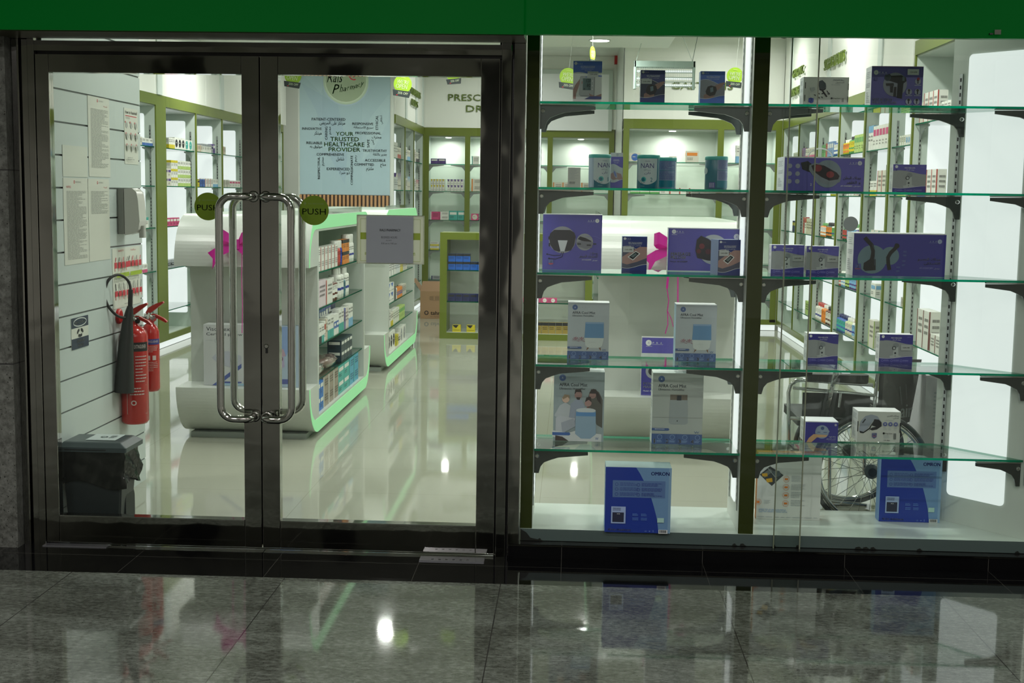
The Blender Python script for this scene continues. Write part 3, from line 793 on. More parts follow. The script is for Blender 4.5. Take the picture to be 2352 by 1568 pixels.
# ---------------------------------------------------------------- slatted wall at the left and what hangs on it
XS = -2.262
e = empty('slatwall', (XS, 5.61, 0), 'white slatwall panel inside the left door', 'wall panel')
SW = flat(190, 202, 198, .35)
m = MB(); zs = [.69+.1432*k for k in range(-4, 17)]; lo = 0
GRV = mat('groove_aluminium', (.12, .13, .13), .35, .7)
for z in zs:
    m.box(XS-.055, XS, 5.535, 6.79, lo, z-.004, SW); m.box(XS-.055, XS-.006, 5.535, 6.79, z-.004, z+.004, GRV); lo = z+.004
m.box(XS-.055, XS, 5.535, 6.79, lo, 3.098, SW); m.build('panel', e)
def sheet(name, a, b, c, d, lab, cat, fn=None, col=(206, 210, 198), t=.002):
    """flat sheet on the slatwall from pixel rectangle a,b,c,d"""
    X = XS+t; y0 = PXp(a, (b+d)/2, X).y; y1 = PXp(c, (b+d)/2, X).y
    xm = (a+c)/2; z1 = PXp(xm, b, X).z; z0 = PXp(xm, d, X).z
    m = MB().box(XS+.0005, X, y0, y1, z0, z1, flat(*col))
    f = Face(m, (X, y0, z1), (0, y1-y0, 0), (0, 0, z0-z1), .0003).crop((a, b, c, d))
    if fn: fn(f)
    return m.build(name, label=lab, cat=cat)
DK = flat(70, 74, 72); RD = flat(190, 50, 62); MG = flat(146, 150, 144)
def notice(seed, ln, right=False, head=True):
    def fn(f):
        if head: f.text('RALS PHARMACY', .5, .035, .72, .055, MG); f.ring(.44, .045, .02, .012, RD); 
        f.text(ar('تنبيه') if right else 'NOTICE', .72 if right else .12, .09, .9 if right else .3, .115, RD)
        f.greek(.12, .15, .92, .15+.8*ln, int(48*ln)+4, MG, seed, .4)
    return fn
sheet('wall_notice', 203, 224, 252, 406, 'tall printed notice high on the slatwall, right of the blank sheet', 'notice', notice(1, .93, True))
sheet('wall_notice', 144, 335, 201, 406, 'blank white sheet on the slatwall above the dense notice', 'notice', None, (204, 210, 198))
sheet('wall_notice', 147, 409, 203, 606, 'densely printed notice on the slatwall, lower left of the four sheets', 'notice', notice(2, 1.0))
sheet('wall_notice', 204, 411, 252, 598, 'half printed notice on the slatwall, lower right of the four sheets', 'notice', notice(3, .35, True))
def hand(f):
    f.text('How to Handrub?', .06, .04, .95, .10, DK, .01); f.stroke([(.08, .135), (.9, .14)], .02, RD); f.greek(.1, .16, .6, .2, 2, MG, 5)
    for r in range(3):
        for c in range(3):
            f.disc(.16+.33*c, .30+.2*r, .08, flat(178, 184, 176)); f.stroke([(.10+.33*c, .34+.2*r), (.16+.33*c, .27+.2*r), (.24+.33*c, .33+.2*r)], .025, MG); f.disc(.06+.33*c, .25+.2*r, .025, RD)
    f.greek(.1, .88, .7, .94, 2, MG, 6)
sheet('handrub_poster', 286, 250, 317, 377, 'hand rub instruction poster beside the dispenser on the slatwall', 'poster', hand)
def fire(f):
    GN = flat(150, 176, 40); f.text('SAFETY', .2, .03, .4, .06, RD); f.text(ar('سلامة'), .65, .03, .85, .06, RD)
    for c in range(4):
        f.rect(.06+.112*c, .23, .155+.112*c, .33, RD); f.rect(.07+.112*c, .33, .085+.112*c, .38, RD); f.stroke([(.09+.112*c, .22), (.12+.112*c, .15)], .02, DK if c % 2 else RD)
        f.rect(.54+.112*c, .23, .635+.112*c, .33, RD); f.stroke([(.57+.112*c, .22), (.60+.112*c, .15)], .02, RD if c % 2 else DK)
        f.rect(.06+.112*c, .71, .155+.112*c, .80, RD); f.rect(.08+.112*c, .80, .095+.112*c, .86, RD); f.stroke([(.10+.112*c, .70), (.08+.112*c, .58)], .02, DK)
        f.rect(.54+.112*c, .71, .635+.112*c, .80, RD); f.rect(.60+.112*c, .80, .615+.112*c, .85, RD); f.stroke([(.58+.112*c, .70), (.60+.112*c, .58)], .02, DK)
    f.rect(.05, .41, .49, .48, GN); f.rect(.53, .41, .97, .48, GN); f.greek(.1, .52, .45, .54, 1, MG, 1); f.greek(.3, .93, .6, .96, 1, MG, 1)
sheet('fire_poster', 259, 568, 322, 703, 'fire extinguisher instruction poster with red drawings and green bars', 'poster', fire, (208, 212, 200))
NV = flat(40, 52, 70); WT = flat(210, 216, 210)
def rec(f):
    f.rect(0, 0, 1, .33, NV); f.rect(0, .66, 1, 1, NV); f.stroke([(.5+.38*math.cos(t*.2618), .165+.125*math.sin(t*.2618)) for t in range(25)], .02, WT); f.text('RECYCLE', .22, .12, .78, .21, WT, .03)
    for k in range(3):
        a = math.radians(90+120*k); f.stroke([(.5+.15*math.cos(a+t), .5+.10*math.sin(a+t)) for t in (-.75, -.35, 0, .35, .7)], .06, flat(24, 30, 36))
    f.text('GENERAL', .28, .72, .74, .81, WT, .03); f.text('WASTE', .34, .86, .68, .95, WT, .03)
sheet('recycle_sign', 164, 727, 203, 799, 'navy and white recycle and general waste sign above the bin', 'sign', rec)
m = MB(); c_ = PXp(271, 726, XS); m.lathe([(.038, 0), (.038, .012), (.03, .016)], (XS+.0005, c_.y, c_.z), mat('red_gloss', srgb(176, 22, 24), .25), 24, 'x')
m.build('wall_disc', label='round red disc on the slatwall left of the hose', cat='disc')

# soap dispenser
p = PXp(300, 490, XS+.05); dy = p.y; z1 = PY(320, 432, dy).z; z0 = PY(320, 540, dy).z
e = empty('soap_dispenser', (XS, dy, z0), 'white hand sanitiser dispenser with a grey back on the slatwall edge', 'dispenser')
x0 = XS+.0005
bevel(MB().box(x0, x0+.035, dy-.055, dy+.055, z0+.006, z1-.004, flat(128, 130, 124)).build('back_plate', e), .008)
m = MB(); m.prism([(x0+.036, z1-.004), (x0+.075, z1), (x0+.098, z1-.02), (x0+.105, z1-.06), (x0+.112, z0+.07), (x0+.105, z0+.03), (x0+.09, z0+.012), (x0+.036, z0)], dy-.052, dy+.052, flat(196, 196, 190, .2), 'y')
bevel(m.build('cover', e), .01, 3)
bevel(MB().box(x0+.095, x0+.122, dy-.02, dy+.02, z0-.012, z0+.048, flat(170, 172, 164, .3)).build('push_bar', e), .009, 3)

# fire extinguishers
REDP = mat('red_enamel', srgb(178, 26, 22), .22, coat=.5); RUB = mat('black_rubber', (.012, .014, .013), .45); REDL = mat('red_lever', srgb(170, 40, 30), .3)
def extinguisher(px, ptop, pbot, yy, r, lab, horn):
    x = PY(px, 800, yy).x; zb = PY(px, pbot, yy).z; zt = PY(px, ptop, yy).z
    e = empty('fire_extinguisher', (x, yy, zb), lab, 'fire extinguisher', 'fire extinguishers on the slatwall'); H = zt-zb
    m = MB(); pr = [(r*.5, 0), (r*.86, .004), (r, .018), (r, H-.075)]+[(r*math.cos(t), H-.075+.06*math.sin(t)) for t in (.3, .6, .9, 1.15)]+[(.022, H-.012), (.018, H)]
    m.lathe(pr, (x, yy, zb), REDP, 36)
    f = Cyl(m, (x, yy), r, zb+.04, zb+H-.10, -1.0, 1.5); W_ = flat(200, 190, 184); R3 = flat(150, 20, 18)
    if horn:
        f.rect(.30, .0, 1, .12, flat(14, 16, 15)); f.text('FIRE EXTINGUISHER', .42, .03, .9, .08, W_, .02)
        for k in range(4): f.stroke([(.35, .18+.13*k), (.9, .18+.13*k)], .006, W_)
        for k in range(3): f.stroke([(.42, .20+.12*k), (.50, .23+.12*k), (.44, .27+.12*k), (.52, .28+.12*k)], .03, W_)
        f.greek(.56, .18, .9, .55, 9, W_, 4, .3); f.ring(.5, .80, .06, .03, W_); f.stroke([(.32, .15), (.32, .95), (.9, .95)], .01, W_); f.greek(.4, .6, .9, .72, 3, W_, 6, .35)
    else:
        f.rect(.2, .0, 1, .12, flat(44, 56, 130)); f.text('EXTINGUISHER', .25, .03, .9, .08, W_, .02)
        f.greek(.3, .15, .85, .3, 5, W_, 4, .3); f.rect(.34, .36, .5, .46, W_); f.rect(.6, .36, .76, .46, W_); f.greek(.3, .5, .85, .72, 6, W_, 7, .3)
    m.build('cylinder', e)
    z = zb+H
    m = MB(); m.lathe([(.016, 0), (.02, .004), (.02, .018), (.013, .02), (.013, .036)], (x, yy, z), CHROME, 20); m.tube([(x-.03, yy, z+.02), (x+.03, yy, z+.02)], .011, CHROME)
    m.lathe([(.013, 0), (.013, -.006)], (x+.026, yy-.012, z+.004), CHROME, 16, 'y'); m.build('valve', e)
    m = MB()
    m.prism([(x-.022, z+.034), (x-.004, z+.028), (x+.020, z+.046), (x+.075, z+.088), (x+.070, z+.096), (x+.035, z+.084), (x-.006, z+.062)], yy-.010, yy+.010, REDL, 'y'); m.build('lever', e)
    m = MB(); m.prism([(x-.004, z+.027), (x+.026, z+.030), (x+.075, z+.006), (x+.092, z-.010), (x+.086, z-.016), (x+.05, z+.002), (x+.02, z+.014), (x-.002, z+.014)], yy-.010, yy+.010, REDL, 'y'); m.build('lever', e)
    MB().box(XS-.0004, x-r+.003, yy-.015, yy+.015, zb+H*.55, zb+H*.6, REDL).box(XS-.0004, x-.012, yy+.010, yy+.014, z-.004, z+.012, BLACK).build('wall_hook', e)
    if horn:
        hy = yy-r-.046
        a = PY(294, 728, hy); b = PY(286, 905, hy)
        m = MB(); q = lambda px, py: tuple(PY(px, py, hy))
        m.tube([q(300, 665), q(299, 705)], .0115, RUB, 16); m.tube([q(299, 703), q(297, 716), q(293, 740)], .014, RUB, 18, r2=.026); m.tube([q(293, 738), q(289, 800), q(285, 900)], .026, RUB, 22, r2=.049); m.build('discharge_horn', e)
        m = MB(); pts = [(300, 668), (297, 650), (288, 638), (274, 631), (260, 634), (248, 645), (242, 662), (241, 680), (247, 700), (258, 715), (270, 725), (282, 729), (292, 729)]
        pp = [PY(u, v, hy-.10*max(0, min(1, (297-u)/50))) for u, v in pts]; sm = []
        for i in range(len(pp)-1):
            p0, p1, p2, p3 = pp[max(i-1, 0)], pp[i], pp[i+1], pp[min(i+2, len(pp)-1)]
            for k in range(4):
                t = k/4; sm.append(.5*((2*p1)+(p2-p0)*t+(2*p0-5*p1+4*p2-p3)*t*t+(3*p1-p0-3*p2+p3)*t**3))
        m.tube(sm+[pp[-1], Vector((x-.02, yy-.01, z+.012))], .0068, RUB, 12); m.build('hose', e)
    return e
extinguisher(308, 738, 972, 6.47, .069, 'nearer fire extinguisher with a black hose loop and discharge horn', True)
extinguisher(346, 733, 898, 6.72, .046, 'slimmer farther fire extinguisher behind the one with the horn', False)

# waste bin
e = empty('waste_bin', (-2.1, 5.8, 0), 'charcoal lidded waste bin with a black bag, inside the left door', 'bin')
BD = flat(34, 40, 42, .4); BL = flat(58, 70, 72, .38); X0, X1, Y0 = -2.255, PY(289, 1020, 5.58).x, 5.58; ZT = PY(283, 1016, 5.605).z; Y1 = PZ(300, 996, ZT).y
m = MB(); P0 = [(X0+.03, Y0+.04), (X1-.05, Y0+.04), (X1-.05, Y1-.04), (X0+.03, Y1-.04)]; P1 = [(X0+.01, Y0+.015), (X1-.02, Y0+.015), (X1-.02, Y1-.015), (X0+.01, Y1-.015)]
V = [(a, b, 0) for a, b in P0]+[(a, b, ZT-.045) for a, b in P1]; m.add(V, [(0, 1, 5, 4), (1, 2, 6, 5), (2, 3, 7, 6), (3, 0, 4, 7), (0, 1, 2, 3)], BD)
P = [(Y0+.09, 0), (Y0+.09, .16), (Y0+.11, .20), (Y0+.15, .22), (Y0+.19, .20), (Y0+.21, .16), (Y0+.21, 0)]
m.prism([(a, b+.001) for a, b in P], X1-.052, X1-.036, flat(18, 22, 24), 'x'); bevel(m.build('body', e), .008)
m = MB(); n = 64; rows = 7; V = []; rr = random.Random(5)
for j in range(rows+1):
    z = ZT-.042-.15*j/rows
    for i in range(n):
        t = i/n*4; side = int(t); u = t-side; cs = [(X0+.008, Y0+.010), (X1-.012, Y0+.010), (X1-.012, Y1-.012), (X0+.008, Y1-.012)]
        a, b = cs[side], cs[(side+1) % 4]; px_, py_ = a[0]+(b[0]-a[0])*u, a[1]+(b[1]-a[1])*u
        cx, cy = (X0+X1)/2, (Y0+Y1)/2; q = .010*math.sin(i*1.7+j*.8)+.008*math.sin(i*.6-j*1.3)+.004*rr.random()-.004
        if j == 0: q = 0
        if side == 0 or side == 3: q = min(q, .002)
        V.append((px_+(px_-cx)*q*6*(.3 if side in (0, 3) else 1), py_+(py_-cy)*q*5*.5, z+.02*math.sin(i*.35)*(j/rows)))
m.add(V, [(j*n+i, j*n+(i+1) % n, (j+1)*n+(i+1) % n, (j+1)*n+i) for j in range(rows) for i in range(n)], mat('bin_bag', (.006, .007, .007), .16, spec=.8), True); m.build('bin_bag', e)
m = MB(); m.box(X0, X1, Y0, Y1, ZT-.042, ZT-.022, BL)
cut = .035; V = [(X0, Y0, ZT-.022), (X1, Y0, ZT-.022), (X1, Y1, ZT-.022), (X0, Y1, ZT-.022), (X0+.02, Y0+.025, ZT), (X1-cut, Y0+.025, ZT), (X1-cut, Y1-.025, ZT), (X0+.02, Y1-.025, ZT)]
m.add(V, [(0, 1, 5, 4), (1, 2, 6, 5), (2, 3, 7, 6), (3, 0, 4, 7), (4, 5, 6, 7)], BL)
m.box(X0+.03, X1-.09, Y0-.003, Y0+.01, ZT-.034, ZT-.03, flat(24, 28, 30)); bevel(m.build('lid', e), .006)
m = MB(); f = Face(m, (-2.15, Y1-.03, ZT), (.135, 0, 0), (0, -(Y1-Y0)*.62, 0), .001); f.N = Vector((0, 0, 1)); f.rect(0, 0, 1, 1, flat(180, 192, 190)); f.ring(.45, .5, .1, .05, flat(40, 60, 60)); f.greek(.65, .3, .85, .7, 3, flat(40, 60, 60), 2); m.build('lid_label', e)

# ---------------------------------------------------------------- bows
PINK = mat('pink_ribbon', srgb(200, 40, 150), .3)
def bow(px, py, yy, s, lab, strands):
    c = PY(px, py, yy); e = empty('ribbon_bow', tuple(c), lab, 'bow', 'pink bows on the gondolas'); m = MB()
    def ribbon(pts, w, wv=(0, 0, 1)):
        V = []
        for i, (x, y, z) in enumerate(pts):
            ww = w[i] if isinstance(w, list) else w
            V += [(c.x+x*s, c.y+y*s, c.z+(z-ww/2)*s), (c.x+x*s, c.y+y*s, c.z+(z+ww/2)*s)]
        n = len(pts); m.add(V, [(2*i, 2*i+2, 2*i+3, 2*i+1) for i in range(n-1)], PINK, True)
    for d in (-1, 1):
        ribbon([(d*.01, -.02, .005), (d*.035, -.05, .035), (d*.075, -.055, .055), (d*.10, -.035, .045), (d*.085, -.005, .025), (d*.04, 0, .008), (d*.01, -.01, 0)], [.03, .05, .06, .06, .055, .045, .03])
    m.box(c.x-.018*s, c.x+.018*s, c.y-.035*s, c.y-.005*s, c.z-.025*s, c.z+.025*s, PINK); m.build('loops', e)
    for (dx, dz, dd) in ((-.15, -.055, -.022), (.13, -.09, -.02)):
        m = MB(); a = Vector((c.x, c.y-.03*s, c.z-.005*s)); V = [a+Vector((0, 0, .02*s)), a+Vector((0, 0, -.02*s)), a+Vector((dx*s*.6, -.006, (dz*.6+.028)*s)), a+Vector((dx*s*.6, -.006, (dz*.6-.030)*s)), a+Vector((dx*s, -.002, (dz+.012)*s)), a+Vector((dx*.82*s, -.003, (dz-.018)*s)), a+Vector((dx*s*.84, -.002, (dz-.075)*s))]
        m.add(V, [(0, 2, 3, 1), (2, 4, 5), (2, 5, 3), (3, 5, 6)], PINK); m.build('ribbon_tail', e)
    for (x_, pts) in strands:
        m = MB(); m.tube([tuple(PY(a, b, yy-.008)) for a, b in pts], x_, PINK, 5); m.build('ribbon_strand', e)
bow(545, 560, 7.86, 1.15, 'pink ribbon bow on the hood of the nearest gondola, behind the door handles', [(.003, [(529, 570), (528, 620), (529, 680), (532, 750)]), (.0025, [(556, 570), (555, 640), (557, 700), (556, 765)])])
bow(1545, 570, 7.86, 1.15, 'pink ribbon bow on the gondola behind the massage pillow box', [(.007, [(1534, 580), (1534, 640), (1532, 662)]), (.003, [(1532, 662), (1536, 690), (1533, 712), (1534, 745), (1528, 766)]), (.0045, [(1557, 580), (1557, 690), (1556, 735)]), (.0022, [(1534, 715), (1543, 735), (1546, 750)]), (.004, [(1529, 820), (1529, 842)])])

# ---------------------------------------------------------------- hanging things and ceiling
def hang_tag(px, py, yy, r, lab, rot=0, tilt=0):
    c = PY(px, py, yy); R = r/FPX*yy; m = MB(); GG = flat(140, 176, 30); KK = flat(34, 44, 46)
    m.lathe([(R, -.0015), (R, .0015)], (0, 0, 0), GG, 36, 'y')
    for sd in (-1, 1):
        m.prism([(-R*1.02, -R*.72), (R*1.0, -R*.72), (R*.88, -R*1.42), (-R*.9, -R*1.36)], sd*.0022, sd*.0036, KK, 'y')
    f = Face(m, (-R, -.0036, R), (2*R, 0, 0), (0, 0, -2.45*R), .0002); w = flat(220, 230, 200)
    f.text("WE'RE", .17, .22, .85, .40, w, bold=.02, slant=.15); f.text('OPEN', .14, .42, .78, .62, w, bold=.02, slant=.15); f.rect(.35, .10, .62, .14, flat(170, 196, 90))
    f.text('25% OFF', .28, .76, .86, .87, w, bold=.02, slant=.15); f.rect(.22, .90, .30, .935, flat(190, 40, 50))
    m.tube([(0, 0, R), (0, 0, CEILT(c)-c.z)], .0012, flat(200, 206, 200), 4)
    o = m.build('hanging_sign', label=lab, cat='sign', group="WE'RE OPEN tags hanging from the ceiling"); o.location = c; o.rotation_euler = (0, tilt, rot)
def CEILT(c): return BLK_Z if (c.x < .965 and c.y < 14.05) else CEIL
hang_tag(925, 193, 11.5, 20.5, "round green hanging tag left of the prescription lettering", .12, .12)
hang_tag(673, 174, 10.5, 19, "round green hanging tag over the banner's left edge", .2, .1)
hang_tag(1041, 168, 12, 17.5, 'round green hanging tag just above the prescription lettering', -.15, -.1)
hang_tag(1688, 174, 12, 18.5, 'round green hanging tag at the top right of the left display bay', .05, .08)
hang_tag(1305, 176, 12, 19.5, 'round green hanging tag half hidden by the arm monitor box', .1, .1)
hang_tag(1361, 124, 11, 17, 'round green hanging tag turned almost edge on, above the arm monitor box', 1.2, 0)
# insect killer
yy = 13.6; x0, x1, z0, z1 = RY(1456, 140, 1597, 202, yy); e = empty('insect_killer', (x0, yy, z0), 'grey insect killer lamp with bars hanging on wires from the ceiling', 'insect killer')
GY = flat(150, 170, 162)
m = MB(); m.box(x0, x1, yy, yy+.09, z1-.06, z1, GY); m.box(x0, x0+.025, yy, yy+.09, z0-.01, z1, GY); m.box(x1-.025, x1, yy, yy+.09, z0-.01, z1, GY); bevel(m.build('housing', e), .006)
m = MB(); 
for k in range(5): m.box(x0+.025, x1-.025, yy+.01, yy+.02, z0+.012+k*.046, z0+.02+k*.046, GY)
for k in range(30): m.box(x0+.03+k*(x1-x0-.06)/30, x0+.033+k*(x1-x0-.06)/30, yy+.005, yy+.008, z0, z1-.06, flat(196, 206, 200))
m.build('grille', e)
m = MB()
for k in range(3): m.tube([(x0+.03, yy+.05, z0+.03+k*.07), (x1-.03, yy+.05, z0+.03+k*.07)], .012, LIT, 10)
m.build('lamp_tube', e)
m = MB(); zc = CEIL-.001
m.tube([(x0+.02, yy+.04, z1), (x0+.16, yy+.04, zc)], .002, GY, 5); m.tube([(x1-.03, yy+.04, z1), (x1-.24, yy+.04, zc)], .002, GY, 5); m.tube([(x1-.03, yy+.04, z1), (x1+.06, yy+.04, zc)], .003, flat(90, 110, 104), 5); m.build('hanging_wire', e)
c = PXp(1, 1, -1); p = PY(1419, 136, 17.95); MB().box(p.x-.045, p.x+.045, 17.90, 17.985, p.z-.07, p.z+.07, mat('red_gloss')).build('alarm_box', label='small red alarm box on the back wall near the ceiling', cat='alarm')
# plain white doorway panel on the back wall header
x0, x1, z0, z1 = RY(1245, 170, 1398, 300, 17.97)
m = MB(); m.box(x0, x1, 17.975, 17.988, z0, z1, flat(236, 240, 240, .2)); m.box(x0-.05, x1+.05, 17.97, 17.988, z1, z1+.06, PALE); m.box(x1, x1+.05, 17.97, 17.988, z0, z1, PALE)
m.build('pale_panel', label='pale framed panel on the back wall behind the arm monitor box', cat='panel')
p = PY(1797, 97, 15.2); m = MB(); m.lathe([(.001, -.075), (.03, -.068), (.055, -.045), (.065, 0)], (p.x, 15.1, CEIL-.012), flat(30, 36, 38, .1), 20); m.lathe([(.085, 0), (.085, .012)], (p.x, 15.1, CEIL-.0125), WHITE, 24)
m.build('ceiling_camera', label='small dark dome camera on the ceiling at the right', cat='camera')

# ---------------------------------------------------------------- downlights
DLT = []
def downlight(x, y, z, r, lab, grp, power, col=LITCOL, glow=LITW):
    m = MB(); m.lathe([(r*1.18, 0), (r*1.18, -.006), (r, -.006)], (x, y, z-.0005), WHITE, 24); m.lathe([(r, -.002), (r, -.009)], (x, y, z), glow, 24)
    m.build('downlight', label=lab, cat='light', group=grp)
    lamp((x, y, z-.02), power, r*2, col)
gx = PY(897, 96, 13.4).x
POS = [(gx, 13.4), (.234, 13.4), (-3.4, 13.2), (-3.2, 11), (-1.2, 11), (.3, 11), (-3.2, 8.2), (-1.2, 8.2), (.3, 8.2), (-2.9, 6.6), (-1.2, 6.6), (.3, 6.6)]
for i, (x, y) in enumerate(POS): downlight(x, y, BLK_Z, .095, 'recessed ceiling downlight over the shop floor, in the lower part of the ceiling', 'recessed downlights in the lower ceiling', SHOP_W*(.55 if y < 9 else 1))
for i, (x, y) in enumerate([(1.75, 14.3), (1.75, 11.5), (1.6, 8.6), (1.5, 6.8), (-1.0, 16.6), (.8, 16.6), (-3.0, 16.6)]): downlight(x, y, CEIL, .08, 'recessed ceiling downlight in the higher part of the ceiling', 'recessed downlights in the higher ceiling', SHOP_W)
MALLG = mat('mall_downlight_face', (1, 1, 1), .4, emit=(1, .97, .95), es=5)
for i, (x, y) in enumerate([(-2.6, 2.6), (-.75, 2.6), (1.1, 2.6), (2.9, 2.6), (-2.6, .2), (-.75, .2), (1.1, .2), (2.9, .2), (-1.6, -2.4), (.4, -2.4), (2.4, -2.4)]): downlight(x, y, 3.3, .05, 'small recessed downlight in the mall ceiling', 'mall ceiling downlights', MALL_W*(.55 if y > 2 else 1.9), (1, .96, .93), MALLG)

# ================================================================ GOODS IN THE DISPLAY WINDOW
CA, CB, CC_, CD_, CE_, CF_, CG_ = (1200, 60, 4.127), (1200, 420, 4.127), (1200, 760, 2.8), (1720, 60, 3.7215), (1720, 460, 3.7215), (1720, 820, 3.136), (1800, 850, 6.533)
LIL = flat(90, 86, 170, .3); LILD = flat(60, 58, 140, .3); BLU = flat(66, 108, 204, .3); NVY = flat(36, 54, 124, .3); WH = flat(222, 226, 226, .4); GRY = flat(160, 168, 172, .4); DGR = flat(44, 50, 56, .4); BLK = flat(14, 16, 20, .35)
SKIN = flat(168, 134, 128); PGR = flat(190, 196, 196, .35); LGR = flat(176, 182, 186, .35)
zP = .1150
def product(name, lab, crop, R, z, depth, col, fn, Y=None, rot=0, side=None, cat='box', group=None, top=None, h=None):
    """a carton standing on height z; R = its front in crop pixels"""
    ox, oy, sc = crop; a, b, c, d = (R[0]/sc+ox, R[1]/sc+oy, R[2]/sc+ox, R[3]/sc+oy)
    if Y is None: Y = PZ((a+c)/2, d, z).y
    ym = (b+d)/2; p = PY(a, ym, Y); w = (PY(c, ym, Y).x-p.x)
    if h is None: h = PY((a+c)/2, b, Y).z-z
    t = math.radians(rot); w /= math.cos(t)
    m = MB(); sd = side or WH
    V = [(0, 0, 0), (w, 0, 0), (w, depth, 0), (0, depth, 0), (0, 0, h), (w, 0, h), (w, depth, h), (0, depth, h)]
    m.add(V, [(0, 1, 5, 4)], col); m.add(V, [(1, 2, 6, 5), (3, 0, 4, 7), (2, 3, 7, 6), (0, 3, 2, 1)], sd); m.add(V, [(4, 5, 6, 7)], top or sd)
    f = front(m, 0, w, 0, 0, h, .00025).crop((a, b, c, d), ox, oy, sc)
    fn(f)
    g = Face(m, (0, depth, h), (0, -depth, 0), (0, 0, -h), .0003)
    if side is None or side is WH:
        g.greek(.2, .12, .8, .3, 4, GRY, 3); g.greek(.2, .4, .8, .52, 3, GRY, 4); g.greek(.2, .62, .7, .9, 6, GRY, 5)
    o = m.build(name, label=lab, cat=cat, group=group); o.location = (p.x, Y, z+.0003); o.rotation_euler = (0, 0, t)
    return o
def logo(f, x, y, r, c1=WH, c2=LIL, flip=False, tail=True):
    f.D(x, y, r, c1); s = -1 if flip else 1
    if r > 12: f.T('A', x-r*.22, y-r*.3, x+r*.22, y+r*.3, c2)
    if tail:
        for k, ch in enumerate('FRA'):
            a = x+s*(r*(1.6+k*1.3)); f.T(ch, a-r*.25, y-r*.32, a+r*.25, y+r*.32, c1)
        f.S([(x+s*r*1.1, y+r*.6), (x+s*r*4.9, y+r*.6)], r*.07, c1)
def wave(f, xs, y0, amp, bot, m, line=None, n=14, up=False):
    P = []
    for k in range(n+1):
        t = k/n; P.append((xs[0]+(xs[1]-xs[0])*t, y0+amp*math.sin(math.pi*(.25+1.25*t))+amp*.3))
    f.P(P+[(xs[1], bot), (xs[0], bot)], m)
    if line: f.S([(x, y+(3 if up else -3)*1.0) for x, y in P], 3.2, line)

# --- top shelf, left bay
def arm(f):
    x0, x1 = 480, 752; f.B(x0, 328, x1, 334, WH); f.B(x0, 334, x1, 440, BLU); wave(f, (x0, x1), 452, -22, 475, BLU); 
    wave(f, (x0, x1), 466, -22, 692, WH, BLU); logo(f, 503, 355, 14, WH, BLU)
    f.T('ARM TYPE FULLY AUTOMATIC', 548, 378, 686, 387, WH); f.T('BLOOD PRESSURE MONITOR', 552, 389, 682, 398, WH); f.T(ar('جهاز قياس ضغط الدم'), 560, 402, 672, 414, WH); f.T(ar('للذراع'), 590, 417, 650, 427, WH)
    f.P([(x0+2, 690), (482, 600), (500, 560), (538, 510), (556, 470), (545, 540), (532, 580), (512, 640), (508, 690)], SKIN)
    P = [(545, 480), (560, 473), (672, 473), (683, 482), (680, 655), (668, 664), (550, 662), (538, 650)]; f.P([(a+3, b+3) for a, b in P], DGR); f.P(P, LGR)
    f.B(573, 496, 650, 608, flat(96, 122, 124)); f.T('120', 606, 502, 646, 534, BLK, bold=.01); f.T('80', 612, 545, 646, 578, BLK, bold=.01); f.T('72', 626, 584, 646, 604, BLK); f.T('88', 580, 588, 596, 604, BLK)
    for y in (520, 565, 598): f.D(663, y, 5, WH)
    f.D(603, 484, 5, BLU); f.B(563, 525, 567, 548, flat(180, 60, 60)); f.P([(640, 660), (632, 636), (646, 646), (690, 664), (752, 640), (752, 690), (690, 690)], SKIN)
    f.P([(590, 692), (640, 668), (690, 664), (752, 668), (752, 692)], NVY)
    f.B(615, 430, 718, 482, PGR); f.T('1234 56789', 640, 452, 706, 464, BLK, bold=.03)
def fixR(R, crop, z, Y):
    """bottom edge of a box whose foot the shelf edge hides"""
    ox, oy, sc = crop; w = Vector(((R[0]+R[2])/2/sc+ox, 0)); lo, hi = 0, 1568
    for _ in range(30):
        mid = (lo+hi)/2
        if PY(w.x, mid, Y).z > z: lo = mid
        else: hi = mid
    return (R[0], R[1], R[2], (lo-oy)*sc)
def P1(name, lab, crop, R, z, depth, col, fn, Y=5.68, **k): return product(name, lab, crop, fixR(R, crop, z, Y), z, depth, col, fn, Y=Y, **k)
P1('monitor_box', 'blue and white arm blood pressure monitor box on the top shelf, its screen showing 120', CA, (480, 328, 752, 690), ZS[0], .10, flat(240, 240, 240, .35), arm)
